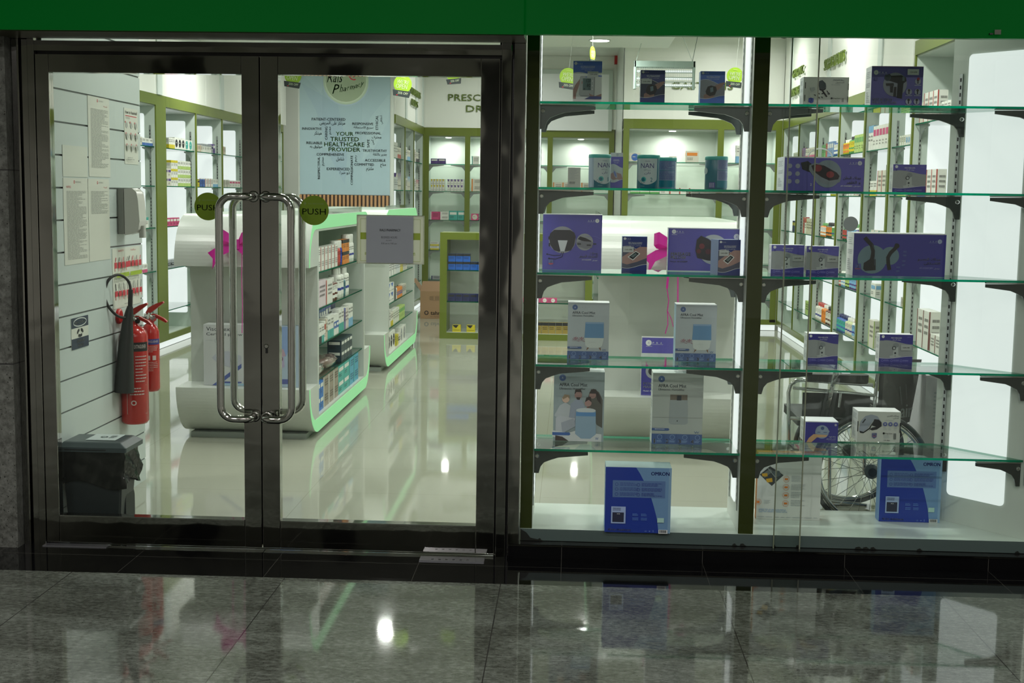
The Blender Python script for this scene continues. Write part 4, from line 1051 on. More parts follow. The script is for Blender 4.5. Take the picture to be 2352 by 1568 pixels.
def wrist(x0, x1, y0, y1, device=0, seed=1, stick=True, bg=flat(74, 78, 100), NVY=NVY):
    def fn(f):
        W_ = x1-x0; H = y1-y0; X = lambda u: x0+u*W_; Y_ = lambda v: y0+v*H
        f.B(x0, y0, x1, y1+30, NVY); logo(f, X(.10), Y_(.065), W_*.05, WH, NVY)
        f.T('WRIST TYPE FULLY AUTOMATIC', X(.24), Y_(.165), X(.80), Y_(.195), WH); f.T('BLOOD PRESSURE MONITOR', X(.26), Y_(.20), X(.78), Y_(.23), WH); f.T(ar('جهاز قياس ضغط الدم'), X(.28), Y_(.25), X(.76), Y_(.29), WH)
        wave(f, (x0, x1), Y_(.42), -H*.10, Y_(.92), bg, WH)
        if device == 0:
            f.P([(X(.60), Y_(.48)), (X(.80), Y_(.40)), (X(.95), Y_(.37)), (X(1), Y_(.40)), (X(.90), Y_(.50)), (X(.72), Y_(.64)), (X(.55), Y_(.58))], SKIN)
            f.P([(X(.15), Y_(.80)), (X(.34), Y_(.72)), (X(.56), Y_(.80)), (X(.58), Y_(.90)), (X(.30), Y_(.97)), (X(.14), Y_(.97))], SKIN)
            f.P([(X(.22), Y_(.68)), (X(.30), Y_(.52)), (X(.44), Y_(.48)), (X(.64), Y_(.52)), (X(.68), Y_(.64)), (X(.60), Y_(.80)), (X(.40), Y_(.84)), (X(.26), Y_(.78))], BLK)
            f.P([(X(.40), Y_(.56)), (X(.52), Y_(.53)), (X(.54), Y_(.68)), (X(.42), Y_(.72))], flat(120, 140, 150))
        else:
            f.P([(X(.0), Y_(.60)), (X(.30), Y_(.46)), (X(.70), Y_(.30)), (X(1), Y_(.30)), (X(1), Y_(.62)), (X(.60), Y_(.74)), (X(.20), Y_(.82)), (X(0), Y_(.78))], SKIN)
            f.P([(X(.22), Y_(.60)), (X(.55), Y_(.42)), (X(.73), Y_(.50)), (X(.44), Y_(.70))], WH); f.P([(X(.27), Y_(.60)), (X(.55), Y_(.445)), (X(.68), Y_(.50)), (X(.44), Y_(.67))], BLK)
            f.P([(X(.35), Y_(.58)), (X(.55), Y_(.48)), (X(.60), Y_(.52)), (X(.44), Y_(.62))], flat(96, 116, 120))
        wave(f, (x0, x1), Y_(.86), H*.06, y1+30, NVY, WH)
        if stick: f.B(X(.03), Y_(.30), X(.46), Y_(.46), PGR); f.T('12345 67890', X(.10), Y_(.365), X(.40), Y_(.405), BLK, bold=.03)
    return fn
P1('monitor_box', 'navy wrist monitor box with a price sticker, middle of the top left shelf', CA, (1118, 418, 1350, 700), ZS[0], .07, NVY, wrist(1118, 1350, 418, 700))
P1('monitor_box', 'navy wrist monitor box with open top flap, right end of the top left shelf', CA, (1685, 428, 1918, 710), ZS[0], .07, NVY, wrist(1685, 1918, 428, 710, stick=False, bg=flat(150, 154, 168), NVY=flat(56, 104, 200, .3)), side=flat(120, 150, 190))

# --- second shelf, left bay
def smallw(f): f.G(445, 1352, 530, 1460, 10, GRY, 3, .35); f.G(445, 1475, 500, 1500, 3, DGR, 4)
P1('medicine_carton', 'small off-white carton with fine print, left end of the second display shelf', CA, (430, 1340, 550, 1518), ZS[1], .04, flat(190, 194, 184), smallw, Y=5.72)
TEAL = flat(60, 168, 160, .35); TEALD = flat(20, 104, 124, .3); CANW = flat(180, 196, 198, .3); PUR = flat(44, 34, 110)
def can(px0, px1, ptop, Y, lab, kind):
    a, b = px0/4.127+1200, px1/4.127+1200; x0, x1 = PY(a, 390, Y).x, PY(b, 390, Y).x; r = (x1-x0)/2*.965; cx = (x0+x1)/2; z = ZS[1]; zt = PY((a+b)/2, ptop/4.127+60, Y-r).z; h = zt-z
    e = empty('formula_tin', (cx, Y, z), lab, 'tin', 'infant formula tins on the second display shelf')
    m = MB(); m.lathe([(r*.97, .0005), (r, .003), (r, h-.012), (r*.98, h-.010)], (cx, Y, z), TEALD if kind != 3 else flat(110, 140, 176, .3), 40)
    f = Cyl(m, (cx, Y), r, z+.003, z+h-.012, -1.5, 1.5)
    if kind in (1, 2):
        s = .10 if kind == 1 else -.09
        f.rect(.0, 0, .24+s*.8, 1, flat(150, 170, 186, .3)) if kind == 1 else None
        P = [(.20+s, 0), (.86+s, 0), (.86+s, .70), (.78+s, .80), (.66+s, .87), (.52+s, .89), (.38+s, .87), (.27+s, .80), (.20+s, .72)]
        f.l += 1; n = 16; base = [.20+s+(.66)*k/n for k in range(n+1)]; bt = [.72+.17*max(0, math.sin(math.pi*k/n))**.8 for k in range(n+1)]
        V = [f.pt(u, 0) for u in base]+[f.pt(u, v) for u, v in zip(base, bt)]
        m.add(V, [(k, k+1, n+2+k, n+1+k) for k in range(n)], CANW, True)
        f.text('NAN', .34+s, .19, .74+s, .345, PUR, .05); f.text('OPTI pro', .44+s, .39, .64+s, .445, flat(90, 110, 120), .01); f.text(ar('نان'), .46+s, .47, .64+s, .56, PUR, .04); f.text('Nestle', .48+s, .10, .62+s, .135, flat(70, 80, 110)); f.stroke([(.38+s, .12), (.47+s, .12)], .006, GRY); f.stroke([(.63+s, .12), (.72+s, .12)], .006, GRY)
        f.text(str(kind), .64+s, .66, .70+s, .80, TEALD, .06); f.disc(.44+s, .72, .075, TEAL); f.disc(.43+s, .73, .05, TEALD); f.stroke([(.28+s, .84), (.34+s, .74), (.40+s, .86), (.48+s, .82)], .012, flat(90, 100, 110))
        f.text('Stage', .35+s, .93, .48+s, .955, CANW)
    else:
        f.rect(.50 if kind == 4 else .2, .0, .98 if kind == 4 else .80, .72, flat(120, 140, 170, .3)); f.rect(.50 if kind == 4 else .2, .36, .98 if kind == 4 else .80, .375, TEALD); f.rect(.5 if kind == 4 else .2, .72, .98 if kind == 4 else .80, .96, flat(20, 120, 140, .3))
        f.greek(.54 if kind == 4 else .24, .04, .92 if kind == 4 else .76, .34, 7, flat(84, 90, 150), 3, .4); f.greek(.54 if kind == 4 else .24, .40, .92 if kind == 4 else .76, .70, 8, flat(84, 90, 150), 5, .4)
        if kind == 4:
            f.disc(.10, .40, .10, CANW); f.rect(.26, .78, .44, .97, flat(80, 70, 150)); 
            for q in range(5): f.rect(.28+.03*q, .80, .29+.03*q, .95, CANW)
        else: f.rect(.82, .06, .86, .98, WH)
    m.build('tin_body', e)
    m = MB(); m.lathe([(r*1.01, h-.016), (r*1.03, h-.015), (r*1.03, h-.004), (r*.99, h), (r*.9, h-.001)], (cx, Y, z), TEAL, 40); m.build('lid', e)
can(625, 840, 1213, 5.70, 'teal lidded infant formula tin marked 1 on the second display shelf', 1)
can(1083, 1302, 1218, 5.70, 'teal lidded infant formula tin marked 2 on the second display shelf', 2)
can(1255, 1462, 1243, 5.83, 'formula tin turned to its print, partly behind the tin marked 2', 3)
can(1727, 1945, 1232, 5.70, 'dark teal formula tin turned to its back at the right of the second shelf', 4)
def therm(f):
    f.B(838, 1200, 950, 1238, PGR); f.D(897, 1220, 12, GRY); f.B(838, 1238, 952, 1530, LIL); f.T('INFRARED', 862, 1264, 915, 1271, WH); f.T('THERMOMETER', 855, 1274, 918, 1281, WH); f.T(ar('ميزان حرارة'), 866, 1288, 910, 1300, WH)
    wave(f, (838, 950), 1330, -18, 1500, PGR); f.P([(838, 1400), (870, 1380), (935, 1400), (950, 1440), (950, 1470), (900, 1450), (860, 1460), (838, 1440)], SKIN); f.D(880, 1400, 14, LGR, ry=44, a=-.35); f.D(880, 1402, 9, flat(120, 130, 190), ry=30, a=-.35); wave(f, (838, 950), 1465, 14, 1530, LIL, WH)
P1('thermometer_box', 'narrow lilac thermometer box with a hanging tab, beside the tin marked 1', CA, (835, 1200, 950, 1523), ZS[1], .03, LIL, therm, Y=5.80)

# --- middle shelf, left bay
def neck(f):
    f.B(192, 296, 752, 303, WH); logo(f, 705, 356, 19, WH, LIL, True)
    f.D(378, 540, 127, flat(150, 152, 160)); f.D(590, 558, 80, flat(150, 154, 160))
    P = [(300, 447), (450, 447), (490, 470), (505, 510), (490, 590), (460, 640), (410, 650), (395, 640), (425, 545), (340, 545), (365, 640), (350, 655), (300, 640), (265, 590), (252, 520), (262, 480)]
    f.P(P, flat(48, 46, 54)); f.P([(335, 545), (428, 545), (400, 648), (362, 648)], flat(206, 210, 214)); f.B(245, 510, 254, 540, DGR); f.B(250, 572, 262, 605, DGR)
    f.P([(525, 530), (545, 505), (600, 520), (655, 548), (650, 560), (560, 545)], flat(36, 34, 42)); f.P([(515, 560), (560, 548), (668, 556), (660, 610), (600, 622), (530, 600)], flat(120, 122, 132)); f.B(610, 580, 650, 594, DGR); f.B(520, 570, 555, 584, DGR); f.B(672, 568, 700, 580, DGR)
    f.S([(375, 655), (365, 685), (300, 690), (240, 678)], 5, BLK); f.S([(390, 655), (380, 700), (320, 722), (255, 718)], 5, BLK); f.D(236, 678, 7, BLK); f.D(254, 718, 7, BLK)
    f.T(ar('وسادة'), 644, 650, 714, 676, WH, bold=.01); f.T(ar('التدليك للسفر'), 540, 678, 714, 710, WH, bold=.01); f.T(ar('موديل'), 664, 722, 714, 738, WH); f.T('AF-H2024MP', 566, 720, 656, 732, WH)
    f.P([(250, 730), (296, 730), (296, 768), (272, 790), (250, 768)], flat(90, 100, 150)); f.T('2', 266, 738, 282, 758, WH, bold=.02); f.P([(248, 762), (298, 762), (288, 776), (258, 776)], flat(170, 70, 90)); f.G(235, 800, 310, 806, 1, flat(140, 120, 150)); f.S([(600, 505), (680, 500), (740, 525)], 2, flat(120, 116, 210))
P1('massager_box', 'large lilac travel neck massage pillow box, left end of the middle display shelf', CB, (192, 296, 752, 828), ZS[2], .10, LIL, neck, Y=PZ(1310, 620, ZS[2]).y)
product('monitor_box', 'navy monitor box in the middle of the middle left shelf, photo of a wrist', CB, (945, 508, 1180, 832), ZS[2], .07, NVY, wrist(945, 1180, 508, 832, 1), side=flat(150, 176, 200))
def pillow(f):
    f.B(1380, 428, 2064, 436, WH); logo(f, 1432, 466, 20, WH, LIL); f.G(1412, 492, 1475, 500, 1, WH)
    f.D(1810, 630, 142, LGR); f.P([(1690, 500), (1740, 520), (1820, 570), (1850, 640), (1835, 740), (1760, 735), (1660, 712), (1640, 640), (1650, 540)], flat(34, 30, 36)); f.D(1700, 600, 26, flat(110, 40, 48)); f.D(1672, 648, 22, flat(90, 34, 44)); f.D(1760, 650, 26, flat(80, 30, 40))
    f.S([(1690, 500), (1760, 530), (1830, 580)], 6, flat(80, 90, 130)); f.T('MASSAGE', 1408, 662, 1596, 692, WH, bold=.03); f.T('PILLOW', 1408, 696, 1552, 724, WH, bold=.03); f.T('Model: AF-H208MP', 1406, 742, 1568, 756, WH, bold=.01); f.D(2026, 506, 28, flat(206, 208, 222)); f.T('A', 2018, 496, 2034, 516, LIL)
    f.B(1380, 834, 2064, 840, WH)
product('massager_box', 'wide lilac box reading MASSAGE PILLOW on the middle display shelf', CB, (1380, 428, 2064, 840), ZS[2], .06, LIL, pillow)
o = product('monitor_box', 'navy monitor box standing in front of the MASSAGE PILLOW box', CB, (1855, 540, 2072, 880), ZS[2], .085, NVY, wrist(1855, 2072, 540, 880, 1), side=flat(150, 166, 206), rot=16, Y=5.60)

# --- fourth shelf, left bay
def humid(x0, y0, x1, y1, kind, cropname, blue=flat(66, 92, 140)):
    def fn(f):
        W_ = x1-x0; H = y1-y0; X = lambda u: x0+u*W_; Y_ = lambda v: y0+v*H
        f.D(X(.17), Y_(.085), W_*.065, blue); f.T('A', X(.155), Y_(.072), X(.185), Y_(.098), WH)
        for k, ch in enumerate('FRA'): f.T(ch, X(.27+.07*k), Y_(.072), X(.295+.07*k), Y_(.098), GRY)
        f.T('AFRA Cool Mist', X(.11), Y_(.155), X(.66), Y_(.20), flat(60, 84, 110), bold=.02); f.T('Ultrasonic Humidifier', X(.11), Y_(.215), X(.63), Y_(.245), flat(90, 108, 124), bold=.01)
        if kind == 0:
            f.P([(X(.43), Y_(.34)), (X(.87), Y_(.34)), (X(.88), Y_(.62)), (X(.41), Y_(.62))], flat(94, 138, 176)); f.P([(X(.43), Y_(.34)), (X(.87), Y_(.34)), (X(.86), Y_(.37)), (X(.44), Y_(.37))], flat(130, 160, 190))
            f.P([(X(.41), Y_(.62)), (X(.88), Y_(.62)), (X(.84), Y_(.76)), (X(.76), Y_(.80)), (X(.52), Y_(.80)), (X(.44), Y_(.76))], flat(196, 206, 200))
            for a, b in ((.50, -.04), (.78, .03)): f.P([(X(a-.02), Y_(.79)), (X(a+.03), Y_(.79)), (X(a+b), Y_(.845))], flat(120, 90, 66))
            f.T('* * * *', X(.52), Y_(.69), X(.68), Y_(.70), GRY)
            for cx in (.20, .34):
                for k in range(7):
                    a = math.pi*(k/6)*1.1-.2; f.P([(X(cx), Y_(.67)), (X(cx+.075*math.cos(a)-.01), Y_(.67-.06*math.sin(a))), (X(cx+.09*math.cos(a)+.01), Y_(.665-.065*math.sin(a)))], flat(150, 60, 80))
        elif kind == 1:
            f.P([(X(.35), Y_(.30)), (X(.69), Y_(.30)), (X(.71), Y_(.70)), (X(.66), Y_(.72)), (X(.38), Y_(.72)), (X(.33), Y_(.70))], flat(150, 160, 160)); f.B(X(.35), Y_(.30), X(.69), Y_(.375), flat(110, 102, 90)); f.B(X(.48), Y_(.31), X(.57), Y_(.38), DGR); f.T('* * * *', X(.44), Y_(.64), X(.60), Y_(.65), GRY); f.D(X(.50), Y_(.67), W_*.012, DGR)
            f.B(X(0), Y_(.62), X(1), Y_(.625), flat(150, 156, 150))
        if kind < 2:
            f.P([(X(0), Y_(.775)), (X(.33), Y_(.775)), (X(.35), Y_(.793)), (X(.33), Y_(.81)), (X(0), Y_(.81))], blue); f.G(X(.06), Y_(.785), X(.30), Y_(.80), 1, WH)
            f.B(x0, Y_(.855), x1, y1, blue)
            for k in range(4):
                f.T('1234'[k], X(.03+.25*k), Y_(.93), X(.085+.25*k), Y_(.985), WH, bold=.02); f.ring(*f.c(X(.16+.25*k), Y_(.90)), .045, .006, flat(140, 170, 210)); f.G(X(.10+.25*k), Y_(.945), X(.21+.25*k), Y_(.98), 3, flat(140, 170, 210), k)
                if k: f.S([(X(.25*k-.01), Y_(.86)), (X(.25*k+.01), Y_(.99))], 1.6, flat(40, 66, 120))
            f.T('W', X(.84), Y_(.81), X(.94), Y_(.84), blue)
    return fn
HG = flat(172, 182, 184, .35)
product('humidifier_box', 'left of two pale boxes showing a blue humidifier, fourth display shelf', CB, (428, 1135, 820, 1672), ZS[3], .11, HG, humid(428, 1135, 820, 1672, 0, 'B'), top=flat(226, 232, 232), side=flat(170, 200, 220))
product('humidifier_box', 'right of two pale boxes showing a blue humidifier, fourth display shelf', CB, (1452, 1155, 1838, 1692), ZS[3], .11, HG, humid(1452, 1155, 1838, 1692, 0, 'B'), top=flat(226, 232, 232), side=flat(170, 200, 220))
def family(f):
    humid(200, 262, 525, 735, 2, 'C')(f)
    HR = flat(46, 38, 38); SH = flat(150, 160, 176)
    f.P([(410, 470), (430, 390), (455, 368), (490, 390), (515, 440), (515, 620), (480, 600), (440, 520)], flat(84, 84, 78)); f.D(450, 410, 22, SKIN); f.P([(430, 400), (440, 372), (470, 372), (500, 420), (505, 470), (480, 440), (470, 400)], HR)
    f.P([(300, 560), (310, 470), (340, 440), (380, 440), (400, 480), (400, 600), (330, 620)], SH); f.D(358, 412, 24, SKIN); f.P([(334, 408), (338, 376), (372, 372), (384, 404), (376, 392), (345, 392)], HR); f.P([(345, 425), (372, 425), (366, 442), (350, 440)], HR)
    f.P([(205, 545), (240, 480), (275, 460), (310, 480), (300, 560), (240, 570)], flat(180, 186, 190)); f.D(278, 438, 24, flat(206, 176, 156)); f.P([(255, 430), (270, 408), (300, 412), (304, 440), (290, 424), (262, 440)], flat(150, 130, 104))
    f.D(422, 462, 22, SKIN); f.P([(402, 455), (410, 425), (438, 420), (444, 455), (425, 440)], HR); f.P([(395, 500), (420, 485), (445, 500), (440, 540), (395, 540)], flat(120, 70, 60))
    f.P([(215, 560), (240, 545), (300, 555), (340, 560), (330, 600), (270, 655), (235, 655), (215, 640)], flat(186, 190, 196)); f.P([(250, 590), (330, 560), (345, 610), (260, 660)], flat(160, 166, 176))
    f.P([(195, 640), (300, 655), (345, 640), (512, 660), (512, 708), (300, 708), (195, 680)], flat(206, 210, 210)); f.P([(345, 510), (472, 510), (476, 660), (440, 690), (380, 690), (342, 660)], flat(140, 166, 186)); f.D(409, 508, 63, flat(196, 204, 206), ry=16); f.B(346, 520, 472, 545, flat(90, 140, 190))
    f.P([(195, 652), (305, 652), (312, 662), (305, 671), (195, 671)], flat(60, 96, 160)); f.T('W', 472, 680, 494, 696, flat(60, 96, 160)); f.P([(215, 672), (260, 680), (300, 706), (215, 706)], flat(60, 46, 44))
P1('humidifier_box', 'humidifier box with a photo of a family on a sofa, on the lowest display shelf', CC_, (200, 262, 525, 710), ZS[4], .12, flat(150, 164, 166, .35), family, Y=PZ(1330, 1013, ZS[4]).y, top=flat(226, 232, 232))
product('humidifier_box', 'grey box with a plain white cylindrical humidifier, on the lowest display shelf', CC_, (835, 272, 1160, 728), ZS[4], .12, flat(170, 178, 172, .35), humid(835, 272, 1160, 728, 1, 'C'), top=flat(226, 232, 232))
# --- the two blue monitor boxes and the white box on the plinth
def om(x0, y0, x1, y1):
    DB = flat(26, 54, 148, .35); LB = flat(106, 144, 184, .35)
    def fn(f):
        W_ = x1-x0; H = y1-y0; X = lambda u: x0+u*W_; Y_ = lambda v: y0+v*H
        P = [(.46, 0)]+[(.46+.38*math.sin(t*1.45)**1.0, .0+1.02*(1-math.cos(t*1.45))**.9) for t in [k/16 for k in range(1, 17)]]
        P = [(.46, 0), (.52, .09), (.58, .20), (.64, .32), (.70, .46), (.745, .60), (.785, .74), (.81, .88), (.825, 1)]
        f.P([(X(u), Y_(v)) for u, v in P]+[(x1, y1), (x1, y0)], LB); f.B(X(.96), y0, x1, y1, flat(126, 160, 190, .35))
        f.T('OMRON', X(.69), Y_(.06), X(.965), Y_(.115), flat(30, 40, 150), bold=.05)
        f.B(X(.11), Y_(.20), X(.91), Y_(.46), flat(110, 150, 196, .35) if False else flat(86, 116, 164, .35))
        for c in (0, 1):
            for r in range(3): f.G(X(.22+.33*c), Y_(.235+.075*r), X(.50+.36*c), Y_(.29+.075*r), 3, flat(50, 70, 140), r+3*c, .4); f.ring(*f.c(X(.17+.33*c), Y_(.26+.075*r)), .022, .006, flat(50, 70, 140))
        f.B(X(.095), Y_(.60), X(.315), Y_(.86), flat(150, 172, 210)); f.B(X(.115), Y_(.69), X(.29), Y_(.84), flat(30, 36, 60)); f.T('XS', X(.18), Y_(.705), X(.23), Y_(.72), WH); f.G(X(.12), Y_(.62), X(.24), Y_(.67), 3, flat(50, 60, 90), 1)
        for c in (.42, .55):
            for r in range(2): f.G(X(c), Y_(.70+.065*r), X(c+.09), Y_(.745+.065*r), 3, flat(90, 130, 200), r, .45)
        f.B(X(.80), Y_(.76), X(.90), Y_(.83), flat(160, 200, 190)); f.T('All for Healthcare', X(.05), Y_(.935), X(.40), Y_(.968), WH, bold=.01)
        f.B(X(.82), Y_(.94), X(.96), Y_(1.0), PGR); 
        for k in range(9): f.B(X(.835+.012*k), Y_(.945), X(.841+.012*k), Y_(.985), BLK)
        f.T('CE', X(.61), Y_(.955), X(.64), Y_(.975), flat(120, 150, 210)); f.T('+', X(.67), Y_(.955), X(.70), Y_(.975), flat(120, 150, 210)); f.T('X', X(.73), Y_(.945), X(.75), Y_(.98), flat(120, 150, 210))
    return fn
def topprint(o, col):
    pass
product('monitor_box', 'big blue blood pressure monitor box alone on the left part of the white plinth', CC_, (532, 878, 955, 1297), zP, .13, flat(26, 54, 148, .35), om(532, 878, 955, 1297), top=flat(190, 214, 220), side=flat(120, 160, 210))
product('monitor_box', 'big blue blood pressure monitor box on the right part of the plinth, before the wheelchair', CF_, (945, 728, 1385, 1188), zP, .07, flat(26, 54, 148, .35), om(945, 728, 1385, 1188), top=flat(190, 214, 220), side=flat(120, 160, 210))
def well(f):
    OR = flat(214, 120, 44)
    f.T('wellbeing', 225, 738, 340, 752, DGR); f.P([(75, 850), (148, 788), (248, 850), (165, 930)], flat(52, 58, 60)); f.P([(90, 848), (148, 806), (172, 822), (112, 872)], flat(110, 116, 112)); f.P([(90, 842), (130, 838), (132, 862), (95, 862)], flat(206, 160, 40)); f.P([(120, 880), (165, 872), (170, 900), (130, 905)], flat(206, 160, 40)); f.P([(160, 820), (215, 820), (230, 850), (190, 870)], flat(84, 96, 100)); f.S([(130, 800), (200, 880)], 5, flat(150, 160, 160))
    for k in range(4):
        y = 878+58*k; f.ring(*f.c(268, y), .047, .004, OR); f.B(256, y-7, 280, y+7, OR); f.G(305, y-25, 380+25*(k % 2), y+22, 7 if k < 2 else 4, GRY, k, .35)
    f.ring(*f.c(70, 1045), .047, .004, OR); f.B(60, 1036, 80, 1054, OR); f.G(110, 1030, 170, 1060, 4, GRY, 9, .35)
    f.G(75, 1095, 280, 1122, 3, flat(130, 160, 200), 7, .35); f.G(68, 1150, 500, 1160, 1, GRY, 8, .35)
product('white_box', 'tall white box with orange icons and a sports car photo, left of the wheelchair', CF_, (60, 690, 520, 1170), zP, .05, flat(206, 210, 206, .35), well, side=flat(200, 130, 60), top=flat(210, 140, 70))

# --- right bay
def gunkit(f):
    f.G(718, 456, 812, 466, 1, GRY); f.T(ar('جهاز التدليك'), 716, 455, 812, 470, DGR); f.T(ar('المحمول'), 738, 474, 812, 490, DGR); f.T('AF-H2024PMG', 702, 497, 780, 505, GRY)
    f.P([(598, 470), (625, 462), (655, 490), (660, 520), (630, 546), (600, 535), (594, 500)], flat(90, 96, 104)); f.P([(600, 535), (632, 545), (660, 522), (655, 540), (630, 556), (603, 548)], BLK)
    f.S([(628, 552), (668, 605)], 14, BLK); f.S([(622, 580), (648, 570)], 9, BLK); f.S([(665, 552), (690, 585)], 7, BLK); f.ring(*f.c(682, 578), .02, .01, BLK)
    for a, b in ((565, 592), (598, 578), (600, 612), (625, 610)): f.S([(a-7, b-7), (a+7, b+7)], 5, BLK); f.S([(a+6, b-6), (a-2, b+2)], 4, BLK)
    f.B(478, 482, 484, 535, BLK); f.B(475, 590, 481, 645, BLK); f.B(845, 490, 851, 545, BLK); f.B(843, 600, 849, 650, BLK)
    f.P([(512, 620), (532, 614), (554, 620), (554, 650), (534, 660), (512, 650)], flat(80, 90, 190)); f.T('2', 526, 624, 540, 644, WH, bold=.02); f.T('Drug Store', 720, 612, 782, 624, DGR, bold=.02); f.D(708, 617, 8, DGR); f.G(700, 632, 780, 656, 4, GRY, 4, .4)
    for k in range(7): f.B(794, 616+5*k, 812, 618+5*k, DGR)
    f.P([(520, 530), (555, 522), (566, 545), (535, 568)], flat(206, 208, 212))
P1('massager_box', 'white massage device box with black attachments on the top right display shelf', CD_, (465, 436, 853, 660), ZS[0], .09, flat(236, 236, 234, .35), gunkit)
def gun(f):
    f.B(1045, 343, 1487, 350, flat(180, 150, 200)); logo(f, 1083, 398, 20, WH, LIL)
    f.D(1248, 500, 102, flat(150, 154, 170)); f.P([(1160, 418), (1200, 410), (1210, 425), (1300, 420), (1340, 440), (1345, 470), (1320, 490), (1312, 620), (1266, 612), (1270, 490), (1205, 470), (1165, 465)], flat(20, 22, 28)); f.D(1182, 442, 28, flat(60, 74, 88)); f.D(1182, 442, 20, flat(40, 52, 62)); f.B(1308, 430, 1328, 468, flat(80, 100, 104))
    f.P([(1168, 490), (1235, 488), (1240, 510), (1172, 512)], BLK); f.P([(1205, 512), (1235, 512), (1232, 570), (1208, 568)], BLK); f.P([(1240, 520), (1262, 520), (1260, 606), (1236, 602)], BLK)
    for (a, b) in ((1442, 472), (1442, 562), (1368, 562), (1368, 645), (1437, 645)):
        f.D(a, b, 26, flat(160, 164, 184)); f.B(a-5, b-20, a+5, b+18, BLK); f.D(a, b-14, 11, BLK); f.G(a-28, b+30, a+28, b+38, 1, WH, a)
    f.D(1442, 450, 12, flat(150, 40, 60)); f.T('HOT & COLD', 1060, 620, 1226, 642, WH, bold=.03); f.T('MASSAGE GUN', 1058, 645, 1262, 664, WH, bold=.03); f.B(1347, 368, 1444, 418, flat(220, 222, 228)); f.T('1234 56789', 1368, 388, 1428, 400, BLK, bold=.03); f.D(1080, 455, 15, LILD)
P1('massager_box', 'lilac box reading HOT & COLD MASSAGE GUN on the top right display shelf', CD_, (1045, 343, 1487, 670), ZS[0], .11, LIL, gun)
def belly(f):
    f.B(302, 1118, 985, 1128, WH)
    for r in range(3):
        for c in range(2): f.D(348+68*c, 1198+66*r, 20, flat(150, 154, 170))
    f.D(672, 1262, 118, flat(120, 136, 146)); f.P([(440, 1170), (500, 1155), (540, 1185), (520, 1250), (455, 1225)], flat(22, 24, 30))
    f.P([(515, 1190), (560, 1168), (640, 1185), (760, 1250), (790, 1290), (780, 1330), (700, 1362), (620, 1340), (545, 1275), (512, 1230)], flat(120, 130, 138)); f.P([(530, 1195), (570, 1180), (640, 1192), (750, 1250), (775, 1280), (765, 1308), (690, 1320), (620, 1290), (550, 1240)], flat(28, 20, 26)); f.D(588, 1215, 34, flat(120, 40, 46), ry=30); f.D(695, 1268, 34, flat(130, 44, 48), ry=28)
    logo(f, 944, 1168, 19, flat(190, 196, 206), LIL, True); f.T(ar('مدلك البطن'), 808, 1282, 958, 1312, WH, bold=.01); f.T(ar('و الظهر'), 835, 1320, 956, 1350, WH, bold=.01); f.T(ar('موديل'), 898, 1358, 956, 1372, WH); f.T('AF-H2008BM', 786, 1358, 886, 1370, WH); f.T('2', 526, 1345, 540, 1365, WH)
P1('massager_box', 'wide lilac belly and back massager box on the second right display shelf', CD_, (302, 1118, 985, 1408), ZS[1], .2, LIL, belly, Y=5.64)
bb = C.objects[-1]; c = PY(1884, 357, 5.74); r = 27/FPX*5.74; hz = PY(1884, 358, 5.64).z
m = MB(); m.tube([(PY(1884, 357, 5.74).x-bb.location.x+r*math.cos(t), .10, (PY(1640, 358, 5.64).z-bb.location.z)*0+max(v.co.z for v in bb.data.vertices)-.0005+r*.75*math.sin(t)) for t in [math.pi*k/18 for k in range(19)]], .0028, flat(226, 230, 228), 8)
m.build('carry_handle').parent = bb
def neb(x0, y0, x1, y1, stick=True):
    def fn(f):
        W_ = x1-x0; H = y1-y0; X = lambda u: x0+u*W_; Y_ = lambda v: y0+v*H
        wave(f, (x0, x1), Y_(.30), -H*.07, Y_(.84), flat(150, 156, 156, .35)); f.D(X(.10), Y_(.08), W_*.045, WH); f.T('MESH NEBULIZER', X(.34), Y_(.10), X(.66), Y_(.145), WH); f.T(ar('جهاز البخار'), X(.38), Y_(.17), X(.64), Y_(.22), WH); f.G(X(.82), Y_(.08), X(.96), Y_(.105), 1, flat(140, 140, 210)); f.D(X(.10), Y_(.19), W_*.03, LILD)
        f.P([(X(.43), Y_(.34)), (X(.56), Y_(.34)), (X(.58), Y_(.74)), (X(.66), Y_(.76)), (X(.63), Y_(.86)), (X(.34), Y_(.86)), (X(.31), Y_(.76)), (X(.41), Y_(.74))], flat(176, 184, 182)); f.D(X(.495), Y_(.38), W_*.085, flat(130, 138, 140), ry=H*.085); f.ring(*f.c(X(.44), Y_(.48)), .05, .02, DGR); f.D(X(.48), Y_(.66), W_*.03, DGR); f.D(X(.48), Y_(.76), W_*.012, DGR)
        wave(f, (x0, x1), Y_(.78), H*.045, y1+20, LILD, WH, up=True); 
        for k in range(3): f.ring(*f.c(X(.1+.28*k), Y_(.93)), .03, .008, flat(140, 140, 210)); f.G(X(.15+.28*k), Y_(.90), X(.32+.28*k), Y_(.96), 2, flat(140, 140, 210), k)
        if stick: f.B(X(.64), Y_(.36), X(.96), Y_(.56), flat(168, 174, 172)); f.T('12345 6789', X(.70), Y_(.435), X(.90), Y_(.48), BLK, bold=.03)
    return fn
P1('nebulizer_box', 'lilac and grey nebulizer box on the second right display shelf', CD_, (1230, 1183, 1515, 1422), ZS[1], .06, LIL, neb(1230, 1183, 1515, 1422, False))
product('nebulizer_box', 'lilac and grey nebulizer box, left of a touching pair on the middle right shelf', CE_, (190, 382, 472, 627), ZS[2], .07, LIL, neb(190, 382, 472, 627))
product('nebulizer_box', 'lilac and grey nebulizer box, right of a touching pair on the middle right shelf', CE_, (492, 392, 767, 632), ZS[2], .06, LIL, neb(492, 392, 767, 632))
